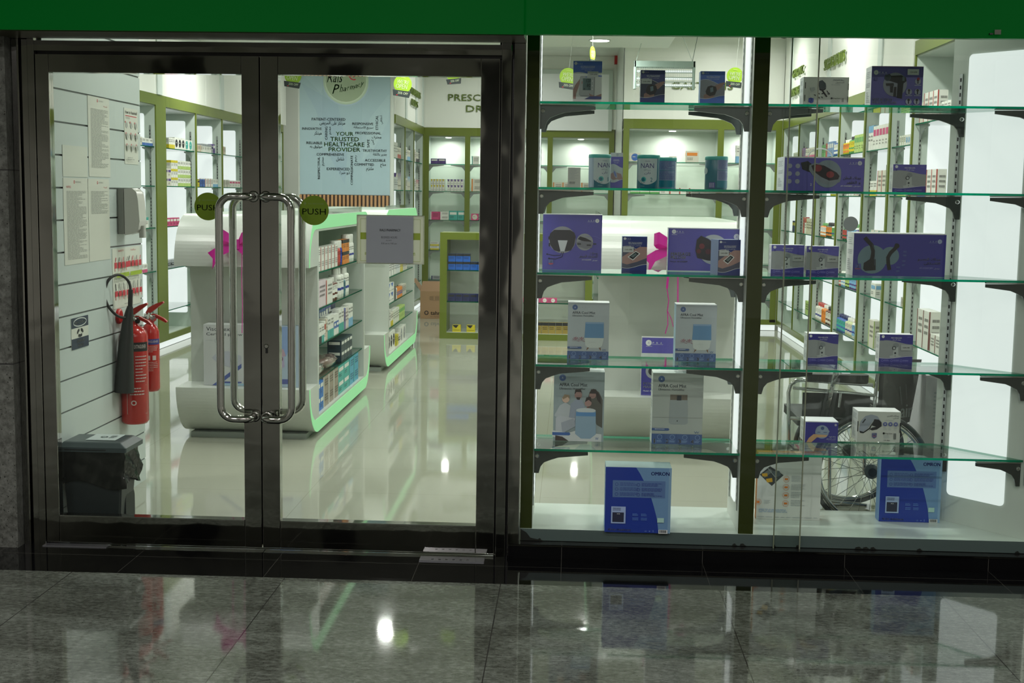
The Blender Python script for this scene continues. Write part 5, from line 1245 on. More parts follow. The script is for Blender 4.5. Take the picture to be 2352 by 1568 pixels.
def body(f):
    f.B(893, 282, 1682, 290, WH); f.D(1055, 508, 124, flat(96, 124, 134)); f.D(1207, 476, 78, flat(96, 124, 134))
    f.S([(985, 322), (1010, 350), (1045, 385), (1062, 440), (1055, 500), (1030, 555), (1005, 590)], 34, BLK); f.P([(985, 540), (1030, 510), (1085, 505), (1090, 600), (1000, 608), (982, 590)], BLK); f.S([(1050, 380), (1075, 430), (1078, 560)], 4, flat(60, 84, 96)); f.S([(1265, 372), (1250, 410), (1210, 450), (1190, 490), (1195, 545), (1208, 596)], 32, BLK); f.D(1262, 390, 22, BLK)
    logo(f, 1626, 348, 19, flat(150, 164, 190), LIL, True); f.T(ar('مدلك الجسم'), 1446, 488, 1638, 520, WH, bold=.01); f.T(ar('اللاسلكي'), 1498, 524, 1636, 552, WH, bold=.01); f.T(ar('موديل'), 1588, 572, 1636, 586, GRY); f.T('AF-H200CBM', 1462, 568, 1576, 582, flat(140, 140, 200))
    f.P([(908, 550), (960, 545), (965, 590), (935, 615), (908, 590)], flat(60, 70, 140)); f.T('2', 928, 556, 946, 580, WH, bold=.02); f.B(910, 585, 958, 596, flat(120, 50, 90))
    for a, b in ((1333, 440), (1331, 472), (1326, 520), (1325, 555), (1280, 574), (1278, 606)): f.G(a-14, b-8, a+14, b+8, 2, flat(96, 120, 160), b)
product('massager_box', 'longest lilac box with two black curved massagers on the middle right display shelf', CE_, (893, 282, 1682, 650), ZS[2], .14, LILD, body)
product('nebulizer_box', 'lilac and grey nebulizer box, left one on the fourth right display shelf', CE_, (500, 1142, 762, 1383), ZS[3], .09, LILD, neb(500, 1142, 762, 1383, False))
product('nebulizer_box', 'stickered lilac and grey nebulizer box, right one on the fourth right display shelf', CE_, (1115, 1147, 1400, 1387), ZS[3], .07, LILD, neb(1115, 1147, 1400, 1387))
def scalp(f):
    f.B(325, 772, 815, 782, WH); f.D(575, 925, 103, flat(130, 150, 176)); f.P([(345, 1085), (380, 1020), (450, 960), (540, 965), (660, 970), (640, 1000), (500, 1010), (420, 1085)], flat(196, 160, 120)); f.P([(470, 940), (500, 850), (560, 830), (640, 850), (690, 920), (650, 945), (540, 950)], flat(140, 156, 176)); f.D(580, 870, 26, flat(60, 84, 130)); f.B(505, 925, 550, 935, flat(70, 90, 140)); f.B(595, 925, 650, 935, flat(70, 90, 140))
    f.D(775, 817, 18, flat(170, 174, 190)); f.T(ar('مدلك فروة'), 684, 985, 785, 1006, WH); f.T(ar('الرأس المحمول'), 640, 1014, 782, 1036, WH); f.T('AF-H2024SM', 665, 1046, 780, 1056, flat(150, 150, 200))
product('massager_box', 'small lilac scalp massager box with a hand photo on the lowest right display shelf', CG_, (322, 770, 815, 1088), ZS[4], .13, LILD, scalp, top=flat(224, 230, 232))
def eye(f):
    f.D(1290, 905, 5, DGR)
    f.P([(1130, 900), (1150, 770), (1220, 690), (1310, 666), (1400, 690), (1460, 770), (1472, 840), (1440, 860), (1380, 740), (1340, 760), (1260, 880), (1180, 940), (1140, 935)], flat(150, 158, 170)); f.P([(1355, 735), (1420, 740), (1465, 780), (1468, 840), (1400, 890), (1330, 905), (1290, 890), (1330, 860), (1385, 850), (1320, 830)], flat(18, 18, 24)); f.P([(1140, 915), (1200, 930), (1280, 870), (1345, 760), (1300, 880), (1200, 950), (1150, 945)], BLK); f.S([(1180, 795), (1222, 735)], 18, DGR)
    f.T(ar('مدلك العين'), 1545, 668, 1718, 698, DGR); f.T(ar('الذكي'), 1636, 704, 1716, 732, DGR); f.T('AF-H2024EM', 1516, 744, 1640, 756, GRY)
    for x in (1520, 1598, 1678): f.D(x, 806, 33, flat(96, 104, 160)); f.B(x-10, 796, x+10, 816, PGR); f.G(x-26, 852, x+26, 905, 3, GRY, x, .3)
    f.P([(1326, 944), (1400, 940), (1398, 1002), (1360, 1028), (1328, 1000)], flat(84, 90, 130)); f.T('2', 1350, 950, 1374, 980, WH, bold=.02); f.B(1340, 984, 1388, 994, flat(150, 70, 100)); f.D(1503, 943, 16, BLK); f.T('Drug Store', 1522, 934, 1630, 956, DGR, bold=.02); f.G(1500, 966, 1600, 1020, 5, GRY, 3, .3); f.T('123 456', 1505, 1040, 1598, 1054, BLK, bold=.04)
    for k in range(9): f.B(1648, 942+10*k, 1690, 947+10*k, DGR)
    f.B(1100, 765, 1114, 920, BLK); f.B(1735, 780, 1749, 930, BLK)
product('massager_box', 'white eye massager box with three round icons on the lowest right display shelf', CG_, (1108, 622, 1750, 1078), ZS[4], .12, flat(196, 200, 192, .35), eye, top=flat(228, 232, 232))
# grey disc on the glass, cable ring
p = PY(1954, 514, GF+.008); m = MB(); m.lathe([(.0305, 0), (.0305, .0008)], (p.x, GF+.0075, p.z), flat(150, 160, 162, .5), 32, 'y')
m.build('glass_sticker', label='plain grey round sticker on the window glass above the long massager box', cat='sticker')
# foot massager and pillow boxes leaning by the gondolas
yy = 7.80
def foot(f):
    f.B(765, 44, 972, 158, LIL); logo(f, 807, 82, 19, WH, LIL); f.G(790, 106, 840, 112, 1, WH); f.B(765, 158, 1000, 245, flat(196, 206, 206)); f.B(765, 245, 1000, 460, LILD); f.D(840, 292, 48, flat(150, 156, 160)); f.D(845, 292, 36, DGR, ry=30)
    f.T('FOOT', 780, 374, 870, 392, WH, bold=.03); f.T('MASSAGER', 780, 398, 900, 416, WH, bold=.03); f.T('Model: AF-H2024', 780, 432, 880, 442, WH)
product('massager_box', 'tall lilac and white foot massager box leaning on the gondola base', CC_, (765, 44, 1000, 470), .336, .08, LIL, foot, Y=7.965, top=WH)
def visco(f):
    f.T('Viscoflex', 93, 962, 300, 998, DGR, bold=-.005); f.T('Cervical pillow', 93, 1015, 410, 1050, DGR, bold=-.005); f.T('by SISSEL', 92, 1082, 152, 1094, GRY); f.ring(.26, .265, .035, .008, GRY); f.ring(.285, .275, .03, .006, GRY)
    f.P([(140, 1250), (190, 1200), (280, 1185), (400, 1230), (400, 1340), (330, 1345), (190, 1300)], flat(170, 174, 186)); f.P([(140, 1508), (400, 1300), (400, 1340), (240, 1470), (400, 1470), (400, 1480), (225, 1508)], flat(74, 90, 150)); f.B(225, 1486, 500, 1508, flat(150, 180, 200))
product('pillow_box', 'white cervical pillow box standing on the nearest gondola base', (450, 500, 3.824), (68, 940, 500, 1508), .336, .12, flat(186, 190, 190), visco, Y=7.99)
def lady(f):
    f.B(640, 955, 915, 1525, flat(160, 178, 196)); f.P([(730, 960), (860, 955), (850, 1100), (790, 1240), (730, 1200)], flat(130, 156, 200)); f.P([(720, 1150), (770, 1170), (790, 1230), (740, 1250), (700, 1230)], flat(176, 150, 166)); f.P([(700, 1240), (770, 1235), (780, 1330), (730, 1370), (700, 1350)], flat(170, 160, 190)); f.B(700, 1450, 850, 1495, flat(84, 92, 150)); f.D(740, 1260, 25, flat(110, 84, 110))
product('pillow_box', 'pale blue pillow box with a photo, right of the cervical pillow box', (450, 500, 3.824), (690, 950, 918, 1525), .336, .05, flat(170, 184, 196), lady, Y=7.97, side=flat(90, 110, 126))

# ---------------------------------------------------------------- wheelchair behind the right bay
wx, wz, wy = PY(1999, 1087, 6.12).x, .282, 6.12
e = empty('wheelchair', (wx, wy, 0), 'folded up black wheelchair with chrome frame in clear plastic, behind the display window', 'wheelchair'); RB = mat('tyre_grey', (.06, .065, .07), .5); UPH = flat(30, 34, 34, .6); CHR = mat('chrome')
TY = flat(150, 160, 164, .4)
for yy_ in (wy, wy+.50):
    m = MB(); R = .282; k = 56; T_ = [(wx+(R-.012)*math.cos(2*math.pi*i/k), yy_, wz+(R-.012)*math.sin(2*math.pi*i/k)) for i in range(k+1)]; m.tube(T_, .012, RB, 10, False); w = m.build('rear_wheel', e)
    m = MB(); m.tube([(wx+(R-.034)*math.cos(2*math.pi*i/k), yy_, wz+(R-.034)*math.sin(2*math.pi*i/k)) for i in range(k+1)], .009, CHR, 8, False); m.build('rim', w)
    m = MB(); m.tube([(wx+(R-.04)*math.cos(2*math.pi*i/k), yy_-.035, wz+(R-.04)*math.sin(2*math.pi*i/k)) for i in range(k+1)], .007, CHR, 8, False); m.build('hand_rim', w)
    m = MB()
    for i in range(28):
        a = 2*math.pi*i/28; b = a+(.9 if i % 2 else -.9); m.tube([(wx+.025*math.cos(b), yy_-.02+.04*(i % 2), wz+.025*math.sin(b)), (wx+(R-.036)*math.cos(a), yy_, wz+(R-.036)*math.sin(a))], .0014, CHR, 4, False)
    m.build('spokes', w); m = MB(); m.lathe([(.020, -.04), (.034, -.03), (.034, -.01), (.02, .0), (.02, .03)], (wx, yy_, wz), flat(70, 78, 78, .3), 20, 'y'); m.lathe([(.021, -.044), (.021, -.04)], (wx, yy_, wz), BLACK, 18, 'y'); m.build('hub', w)
def W(px, py, dy=0): return tuple(PY(px, py, wy+.04+dy))
for dy in (0, .44):
    m = MB(); m.tube([W(1812, 1010, dy), W(1811, 900, dy), W(1816, 884, dy), W(1828, 874, dy), W(1845, 872, dy), W(2005, 884, dy)], .009, CHR); m.tube([W(1821, 890, dy), W(2008, 908, dy)], .008, CHR); m.tube([W(1931, 900, dy), W(1927, 935, dy)], .008, CHR)
    m.tube([W(2019, 830, dy), W(2008, 935, dy), W(2004, 1000, dy)], .009, CHR); m.tube([W(1812, 960, dy), W(1990, 975, dy), W(2006, 980, dy)], .009, CHR); m.tube([W(1985, 1090, dy), W(1985, 975, dy)], .010, CHR); m.tube([W(1905, 980, dy), W(1905, 1170, dy)], .009, CHR); m.tube([W(1905, 1150, dy), W(1990, 1160, dy)], .008, CHR); m.tube([W(2019, 832, dy), W(2022, 820, dy), W(2050, 816, dy)], .011, BLACK)
    m.build('side_frame', e)
    m = MB(); a = W(1853, 868, dy); b = W(1994, 862, dy); m.rbox(a[0], b[0], a[1]-.03, a[1]+.03, a[2]-.013, a[2]+.022, UPH, .018, 4); bevel(m.build('armrest', e), .012, 3)
    m = MB(); a = W(1845, 902, dy); b = W(1998, 962, dy); m.box(a[0], b[0], a[1]+.012, a[1]+.018, b[2], a[2], UPH); m.build('side_guard', e)
    c0 = W(1822, 1160, dy); m = MB(); m.lathe([(.05, -.012), (.055, 0), (.05, .012)], (c0[0]+.03, c0[1], .056), RB, 24, 'y'); m.tube([(c0[0]+.03, c0[1]+.018, .056), (c0[0]+.03, c0[1]+.018, .13), W(1812, 1008, dy)], .008, CHR); m.build('front_caster', e)
m = MB(); a = W(1832, 968, .01); b = W(2000, 968, .43); m.box(a[0], b[0], a[1], b[1], a[2]-.02, a[2]+.02, UPH); bevel(m.build('seat', e), .015, 3)
m = MB(); q = lambda px, py, dy: Vector(W(px, py, dy)); V = [q(2022, 825, .0), q(2108, 825, .44), q(2080, 968, .44), q(2012, 1000, .0)]; V2 = [v+Vector((.02, 0, 0)) for v in V]
m.add(V+V2, [(0, 1, 2, 3), (4, 5, 6, 7), (0, 1, 5, 4), (1, 2, 6, 5), (2, 3, 7, 6), (3, 0, 4, 7)], UPH)
f = Face(m, V[0], V[1]-V[0], V[3]-V[0], .001); f.N = -abs(1)*((V[1]-V[0]).cross(V[3]-V[0]).normalized()); f.N = f.N if f.N.y < 0 else -f.N; f.text('air', .60, .62, .92, .80, flat(150, 160, 160), .03); f.stroke([(.42, .0), (.62, .62)], .03, flat(70, 78, 78)); f.stroke([(.62, .0), (.74, .55)], .02, flat(70, 78, 78)); m.build('backrest', e)
m = MB(); rr = random.Random(9); nx, nz = 16, 14; V = []
for j in range(nz+1):
    for i in range(nx+1):
        u, v = i/nx, j/nz; x = wx-.42+.72*u+(.08*v if u < .3 else 0); z = .03+(.80-.10*u)*v; y = wy-.065-.012*math.sin(i*1.9+j*.7)-.012*rr.random()+.02*(1-abs(2*u-1)); V.append((x-.06*math.sin(v*3.1)*(1-u), y, z))
m.add(V, [(j*(nx+1)+i, j*(nx+1)+i+1, (j+1)*(nx+1)+i+1, (j+1)*(nx+1)+i) for j in range(nz) for i in range(nx)], PLASTIC, True); m.build('plastic_cover', e)
# white cartons stacked right of the wheelchair
for (a, b, c, d, y_, lab) in ((2125, 862, 2160, 1010, 6.5, 'tall white carton on the floor between the wheelchair and the end panel'),):
    x0 = PY(a, 930, y_).x; x1 = PY(c, 930, y_).x+.06; zt = PY((a+c)/2, b, y_).z; m = MB(); m.box(x0, x1, y_, y_+.3, 0, zt, flat(196, 194, 200)); f = front(m, x0, x1, y_, 0, zt, .001); f.greek(.3, .12, .5, .4, 10, GRY, 4); m.build('white_carton', label=lab, cat='box')

# ================================================================ BANNER AND LETTERING
def lettering(name, face_args, items, lab, extr, col):
    m = MB(); f = Face(m, *face_args)
    n0 = 0
    for (t, a, b, c, d) in items: f.text(t, a, b, c, d, col)
    # give the letters their depth
    k = len(m.v); V = [Vector(v)+f.N*extr for v in m.v]; F = [list(q) for q in m.f]
    cnt = {}
    for q in F:
        for i in range(len(q)):
            e_ = (q[i], q[(i+1) % len(q)]); cnt[e_] = 1
    side = [(a, b, b+k, a+k) for (a, b) in cnt if (b, a) not in cnt]
    m.v += [tuple(v) for v in V]; 
    for q in F: m.f.append([i+k for i in q]); m.m.append(0); m.sm.append(False)
    for q in side: m.f.append(list(q)); m.m.append(0); m.sm.append(False)
    return m.build(name, label=lab, cat='lettering')
LG = flat(92, 112, 36, .4)
a = PY(1030, 216, 17.995); b = PY(1208, 260, 17.995)
lettering('raised_lettering', ((a.x, 17.998, a.z), (b.x-a.x, 0, 0), (0, 0, -(a.z-b.z))), [('PRESCRIPTION', 0, 0, 1, .36), ('DRUGS', .23, .60, .77, .96)], 'raised green words PRESCRIPTION DRUGS on the back wall', .02, LG)
a = PY(1543, 188, 15.395); b = PY(1683, 206, 15.395)
lettering('raised_lettering', ((a.x, 15.398, a.z), (b.x-a.x, 0, 0), (0, 0, b.z-a.z)), [('GASTRITIS', 0, 0, 1, 1)], 'raised green word beginning GAST on the header behind the insect killer', .02, LG)
def onright(p0, p1, t, lab):
    X = XR-.013; A_ = PXp(p0[0], p0[1], X); B_ = PXp(p1[0], p1[1], X); h = p1[2]*A_.y/FPX
    lettering('raised_lettering', ((X, A_.y, A_.z), (0, B_.y-A_.y, 0), (0, 0, -h)), [(t, 0, 0, 1, 1)], lab, .014, LG)
onright((1896, 138), (1943, 112, 24), 'SUPPLEMENTS', 'raised green word SUPPLEMENTS high on the right wall')
onright((1823, 162), (1848, 148, 18), 'CHRONIC', 'raised green word CHRONIC on the right wall, above another word')
onright((1819, 205), (1842, 190, 18), 'DISEASES', 'lower raised green word on the right wall, under CHRONIC')
def onleft(p0, p1, t, lab):
    X = XM+.013; A_ = PXp(p0[0], p0[1], X); B_ = PXp(p1[0], p1[1], X); h = p1[2]*B_.y/FPX
    lettering('raised_lettering', ((X, A_.y, A_.z), (0, B_.y-A_.y, 0), (0, 0, -h)), [(t, 0, 0, 1, 1)], lab, .02, LG)
onleft((940, 198), (963.5, 208, 14), 'VITAMINS', 'upper raised green word beside the hanging tag, left of PRESCRIPTION')
onleft((944, 226), (957.5, 232, 14), 'KIDS', 'lower raised green word beside the hanging tag, left of PRESCRIPTION')
# banner
by = 14.99; zT = 3.16; zt = PY(790, 447, by).z; pT = 447-(zT-zt)*FPX/by
m = MB(); BLB = flat(152, 176, 184, .45); m.box(bx0, bx1, by, by+.006, zt, zT, BLB)
f = front(m, bx0, bx1, by, zt, zT, .0004).crop((689, pT, 896, 447), 580, 60, 3.5636)
for pts, c in (((((400, 480), (700, 650), (780, 1000), (760, 1300), (650, 1100), (520, 700))), (146, 170, 182)), (((1120, 560), (960, 760), (900, 1100), (1000, 1000), (1120, 760)), (158, 182, 188)), (((620, 100), (700, 300), (560, 560), (420, 420)), (158, 182, 190))): f.P(list(pts), flat(*c, .45))
f.D(766, 465, 196, flat(160, 180, 196, .45)); f.D(766, 465, 186, flat(170, 190, 168, .45)); f.D(766, 465, 174, flat(186, 200, 176, .45)); f.D(766, 465, 164, flat(150, 166, 138, .45))
GT = flat(84, 150, 80, .45); WG = flat(186, 206, 182, .45)
f.T('Rals', 612, 396, 742, 474, WG, bold=.05, slant=.35); f.T('Rals', 612, 396, 742, 474, GT, bold=.005, slant=.35)
for ch, x0, y0, x1, y1 in (('P', 655, 490, 712, 566), ('h', 716, 490, 740, 552), ('a', 744, 514, 770, 544), ('r', 776, 508, 794, 538), ('m', 798, 500, 836, 530), ('a', 838, 490, 862, 518), ('c', 866, 482, 884, 508), ('y', 880, 470, 914, 516)): f.T(ch, x0, y0, x1, y1, GT, bold=.01, slant=.35)
CR = flat(190, 40, 60, .45); f.S([(775+42*math.cos(t)+56, 400+52*math.sin(t)) for t in [2.9, 2.5, 2.1, 1.8, 1.5, 1.2]], 9, CR); f.B(824, 380, 836, 434, CR); f.B(800, 392, 862, 402, CR)
DT = flat(52, 62, 70, .45); GW = flat(120, 180, 72, .45)
for t, q in (('PATIENT-CENTERED', (488, 760, 762, 782)), ('RESPONSIVE', (820, 794, 990, 814)), ('INNOVATIVE', (408, 838, 568, 858)), ('PROFESSIONAL', (844, 868, 1054, 888)), ('RELIABLE', (444, 952, 572, 972)), ('TRUSTWORTHY', (904, 1009, 1102, 1029)), ('COMPREHENSIVE', (527, 1044, 752, 1064)), ('ACCESSIBLE', (922, 1087, 1090, 1107)), ('COMMITTED', (836, 1122, 996, 1142)), ('EXPERIENCED', (610, 1160, 797, 1181))): f.T(t, *q, DT, bold=.02)
for t, q in (('YOUR', (684, 870, 828, 902)), ('TRUSTED', (640, 912, 872, 946)), ('HEALTHCARE', (590, 954, 918, 988)), ('PROVIDER', (626, 996, 884, 1029))): f.T(t, *q, GW, bold=.02)
for t, q in (('CARING', (596, 830, 616, 936)), ('ETHICAL', (1010, 735, 1030, 850)), ('SAFE', (940, 928, 960, 994)), ('RESPECTFUL', (536, 1075, 554, 1254)), ('COMPASSIONATE', (806, 1060, 824, 1298))): f.T(t, *q, DT, bold=.02, rot=1)
for t, q in (('مرتكز على المريض', (552, 786, 760, 820)), ('سريع الاستجابة', (830, 822, 990, 850)), ('مبتكر', (505, 868, 568, 904)), ('محترف', (980, 898, 1056, 926)), ('موثوق به', (472, 980, 572, 1008)), ('جدير بالثقة', (988, 1036, 1102, 1064)), ('شامل', (688, 1074, 752, 1110)), ('متاح', (1048, 1116, 1094, 1152)), ('ملتزم', (934, 1150, 994, 1188)), ('ذو خبرة', (716, 1188, 797, 1218))): f.T(ar(t), *q, DT, bold=.01)
for t, q in (('مهتم', (630, 830, 650, 894)), ('أخلاقي', (1042, 735, 1070, 806)), ('آمن', (972, 930, 998, 972)), ('محترم', (570, 1078, 594, 1146)), ('رحيم', (842, 1060, 862, 1112))): f.T(ar(t), *q, DT, bold=.01, rot=1)
m.build('wall_banner', label='tall pale blue banner with word cloud and round pharmacy logo above the timber slats', cat='banner')

# ================================================================ STOCK ON THE SHELVES
OW = ['first', 'second', 'third', 'fourth', 'fifth', 'sixth', 'seventh', 'eighth', 'ninth', 'tenth', 'eleventh', 'twelfth', 'thirteenth', 'fourteenth', 'fifteenth', 'sixteenth', 'seventeenth', 'eighteenth', 'nineteenth', 'twentieth']
MC = {}
def cmesh(w, h, d, base, acc, pat):
    k = ('c', w, h, d, base, acc, pat)
    if k in MC: return MC[k]
    m = MB(); B_ = flat(*base, .4); A_ = flat(*acc, .4); m.box(-w/2, w/2, 0, d, 0, h, B_); G_ = flat(*[int(c*.62) for c in base], .4)
    for f in (front(m, -w/2, w/2, 0, 0, h, .0006), Face(m, (-w/2, d, h), (0, -d, 0), (0, 0, -h), .0006), Face(m, (w/2, 0, h), (0, d, 0), (0, 0, -h), .0006)):
        if pat == 0: f.rect(0, .0, 1, .28, A_); f.greek(.12, .4, .8, .7, 2, G_, 1)
        elif pat == 1: f.rect(0, .62, 1, 1, A_); f.greek(.12, .15, .85, .45, 2, G_, 2)
        elif pat == 2: f.poly([(0, .0), (.75, .0), (.45, .45), (.25, .3)], A_); f.greek(.1, .7, .9, .85, 1, G_, 3)
        elif pat == 3: f.rect(.0, 0, .12, 1, A_); f.greek(.3, .2, .9, .7, 3, G_, 4)
        elif pat == 4: f.rect(.1, .15, .9, .42, A_); f.greek(.12, .6, .85, .85, 2, G_, 5)
        elif pat == 5: f.disc(.5, .5, min(.36, .42*h/w), A_); f.greek(.3, .42, .7, .58, 1, B_, 5)
        elif pat == 6: f.rect(0, .35, 1, .68, A_); f.rect(.15, .43, .85, .56, B_)
    MC[k] = m.mesh('carton'); return MC[k]
def bmesh_(r, h, body, cap, label, spray=False):
    k = ('b', r, h, body, cap, label, spray)
    if k in MC: return MC[k]
    m = MB(); B_ = flat(*body, .25); ch = .30 if spray else .20
    m.lathe([(r*.93, 0), (r, .003), (r, h*(.95-ch)), (r*.9, h*(1-ch)-.004), (r*(.86 if spray else .5), h*(1-ch))], (0, r, 0), B_, 16)
    f = Cyl(m, (0, r), r, h*.12, h*(.9-ch), -2.6, 2.6); f.rect(0, 0, 1, 1, flat(*label, .4), 16); f.greek(.3, .1, .75, .4, 2, flat(*[int(c*.6) for c in label]), 2); f.rect(.25, .6, .8, .75, B_ if sum(body) < 500 else flat(50, 60, 140), 8)
    c = MB(); c.lathe([(r*(.86 if spray else .52), h*(1-ch)+.0005), (r*(.86 if spray else .52), h-.004), (r*(.7 if spray else .42), h)], (0, r, 0), flat(*cap, .3), 16)
    MC[k] = (m.mesh('bottle_body'), c.mesh('cap')); return MC[k]
ROT = {'L': math.pi/2, 'R': -math.pi/2, 'B': 0}
def put(wall, p, me, name, lab, cat, grp):
    if isinstance(me, tuple):
        e = bpy.data.objects.new(name, None); C.objects.link(e); e.empty_display_size = .02
        for q, nm in zip(me, ('bottle_body', 'cap')):
            o = bpy.data.objects.new(nm, q); C.objects.link(o); o.parent = e
    else: e = bpy.data.objects.new(name, me); C.objects.link(e)
    e.location = p; e.rotation_euler = (0, 0, ROT[wall]); tag(e, lab, cat, grp); return e
def row(wall, plane, start, z, specs, place):
    """specs: (n, w, h, d, base, accent, pattern, words[, stack[, gap]]) or ('b', n, r, h, body, cap, label, words[, spray])"""
    a = start; k = 0; end = 'left' if wall == 'B' else 'near end'; grp = 'goods on the '+place
    for sp in specs:
        if isinstance(sp, (int, float)) and not isinstance(sp, tuple): a += sp; continue
        if sp[0] == 'b':
            _, n, r, h, body, cap, lb, words = sp[:8]; spray = sp[8] if len(sp) > 8 else False; w = 2*r+.004; me = bmesh_(r, h, body, cap, lb, spray); st = 1; nm, cat = ('spray_can', 'can') if spray else ('medicine_bottle', 'bottle')
        else:
            n, w, h, d, base, acc, pat, words = sp[:8]; st = sp[8] if len(sp) > 8 else 1; me = cmesh(w, h, d, base, acc, pat); nm, cat = 'medicine_carton', 'box'; w += .004
        for i in range(n):
            k += 1
            for s in range(st):
                c = a+w/2
                p = (plane, c, z+.0004+s*(h+.0004)) if wall in 'LR' else (c, plane, z+.0004+s*(h+.0004))
                if wall == 'R': pass
                put(wall, p, me, nm if nm != 'medicine_carton' else 'toiletry_carton' if 'gondola' in place else 'remedy_box' if 'right bay' in place else nm, '%s%s, %s from %s, %s' % (('lower ', 'upper ', 'topmost ')[s] if st > 1 else '', words, OW[min(k-1, 19)], end, place), cat, grp)
            a += w
WHT = (222, 224, 216); OFF = (206, 204, 190); YEL = (200, 186, 40); GRN = (96, 160, 90); BLE = (60, 100, 170); PNK = (196, 70, 120); PUP = (84, 60, 130); RED_ = (176, 70, 62); ORG = (214, 130, 50); TEL = (60, 160, 150); NAV = (36, 44, 92); BRN = (92, 50, 36); KBK = (34, 36, 40); LGN = (170, 196, 110); GRYc = (150, 156, 160); LBL = (120, 170, 206)
LF = XL-.03
def lrow(bay, li, specs, st=.06): row('L', LF, LYS[bay]+st+(.27 if bay == 2 else 0), LVZ[li], specs, '%s shelf, left bay %s' % (('top', 'second', 'third', 'fourth', 'lowest')[li], OWN[bay]))
OWN = ['one', 'two', 'three', 'four', 'five', 'six', 'seven']
lrow(1, 0, [.30, (3, .10, .075, .06, OFF, KBK, 3, 'off-white carton'), (3, .10, .07, .06, WHT, BLE, 1, 'white and blue carton')])
lrow(1, 1, [.1, (1, .12, .1, .06, LGN, WHT, 3, 'pale green carton')]); lrow(1, 2, [.35, (2, .1, .12, .06, WHT, PNK, 3, 'white and pink carton'), .1, (1, .1, .1, .06, WHT, TEL, 0, 'white carton')]); lrow(1, 3, [.5, (2, .1, .08, .06, WHT, PNK, 1, 'small white carton')])
lrow(2, 0, [.15, (3, .06, .105, .06, WHT, YEL, 1, 'white and yellow carton'), (3, .11, .115, .06, WHT, KBK, 5, 'white carton with disc'), (2, .13, .105, .06, WHT, TEL, 5, 'white and teal carton')])
lrow(2, 1, [(2, .10, .085, .06, OFF, PUP, 4, 'white and purple carton', 2), (3, .07, .085, .06, WHT, YEL, 0, 'white and yellow carton', 3), (5, .085, .085, .06, WHT, LGN, 1, 'white and pale green carton', 3)])
lrow(2, 2, [.05, (4, .10, .08, .06, PNK, WHT, 4, 'pink carton')]); lrow(2, 3, [.05, (5, .12, .08, .06, GRYc, KBK, 6, 'grey carton'), (1, .1, .12, .06, KBK, WHT, 4, 'black carton')])
lrow(3, 0, [(3, .085, .07, .06, OFF, ORG, 3, 'off-white carton'), (4, .085, .09, .06, WHT, GRYc, 0, 'white carton'), (1, .06, .08, .06, GRYc, NAV, 4, 'grey carton'), (1, .08, .10, .06, PUP, WHT, 4, 'dark purple carton')])
lrow(3, 1, [(2, .07, .075, .06, YEL, KBK, 4, 'yellow carton'), (2, .10, .08, .06, BLE, NAV, 3, 'blue carton'), (3, .10, .09, .06, WHT, RED_, 3, 'white and red carton'), (2, .10, .085, .06, WHT, LBL, 1, 'white and blue carton')])
lrow(4, 0, [(2, .09, .09, .06, OFF, ORG, 3, 'off-white and orange carton')]); lrow(4, 1, [(3, .11, .085, .06, OFF, KBK, 3, 'off-white carton'), (4, .12, .08, .06, WHT, PNK, 4, 'white and pink carton')])
lrow(4, 3, [(4, .10, .08, .06, GRYc, KBK, 6, 'grey carton')])
# rear left run
def mrow(bay, li, specs): row('L', XM-.03, (15.05, 15.95, 16.85)[bay]+.07, LVZ[li], specs, '%s shelf, banner side bay %s' % (('top', 'second', 'third', 'fourth', 'lowest')[li], OWN[bay]))
for bay in (0, 1, 2):
    mrow(bay, 0, [(3, .11, .16+.02*(bay == 0), .06, WHT, (GRYc, BLE, PNK)[bay], 3, 'white carton'), (3, .10, .13, .06, OFF, (RED_, LBL, KBK)[bay], 1, 'off-white carton')])
    mrow(bay, 1, [(4, .09, .15, .06, WHT, (LBL, KBK, PUP)[bay], 3, 'white carton'), (3, .09, .20-.03*bay, .06, OFF, (PUP, LBL, PNK)[bay], 2, 'off-white carton')])
    mrow(bay, 2, [('b', 5, .035, .14, (60, 80, 110), WHT, WHT, 'blue bottle'), ('b', 3, .035, .11, WHT, NAV, LBL, 'white bottle')])
    mrow(bay, 3, [(5, .1, .12, .06, WHT, BLE, 1, 'white and blue carton')])
# right wall
def rrow(bay, li, specs, z=None, st=.06): row('R', XR+.03, RYS[bay]+st, LVZ[li] if z is None else z, specs, '%s shelf, right bay %s' % (('top', 'second', 'third', 'fourth', 'lowest')[li], OWN[bay]))
rrow(0, 0, [.1, (3, .07, .11, .06, WHT, GRN, 1, 'white carton'), .1, (3, .11, .20, .07, WHT, RED_, 3, 'tall white carton'), (1, .10, .14, .07, OFF, RED_, 3, 'off-white carton')], 2.09, .05)
rrow(0, 1, [.35, (2, .12, .20, .07, WHT, RED_, 3, 'tall white carton'), (2, .10, .14, .07, OFF, BLE, 1, 'off-white carton')], 1.56)
rrow(0, 3, [.06, (2, .12, .12, .06, WHT, (130, 84, 80), 3, 'short white carton'), .04, (2, .15, .26, .08, WHT, (130, 84, 80), 3, 'tall white carton')], .537)
rrow(1, 0, [(3, .06, .075, .05, WHT, LBL, 5, 'small white carton'), (3, .06, .075, .05, WHT, LGN, 3, 'small pale green carton')]); rrow(1, 1, [(4, .09, .10, .05, LGN, GRN, 3, 'pale green carton')]); rrow(1, 3, [(1, .1, .07, .05, OFF, GRYc, 3, 'off-white carton')]); rrow(1, 2, [(4, .09, .06, .05, OFF, LGN, 3, 'off-white carton')])
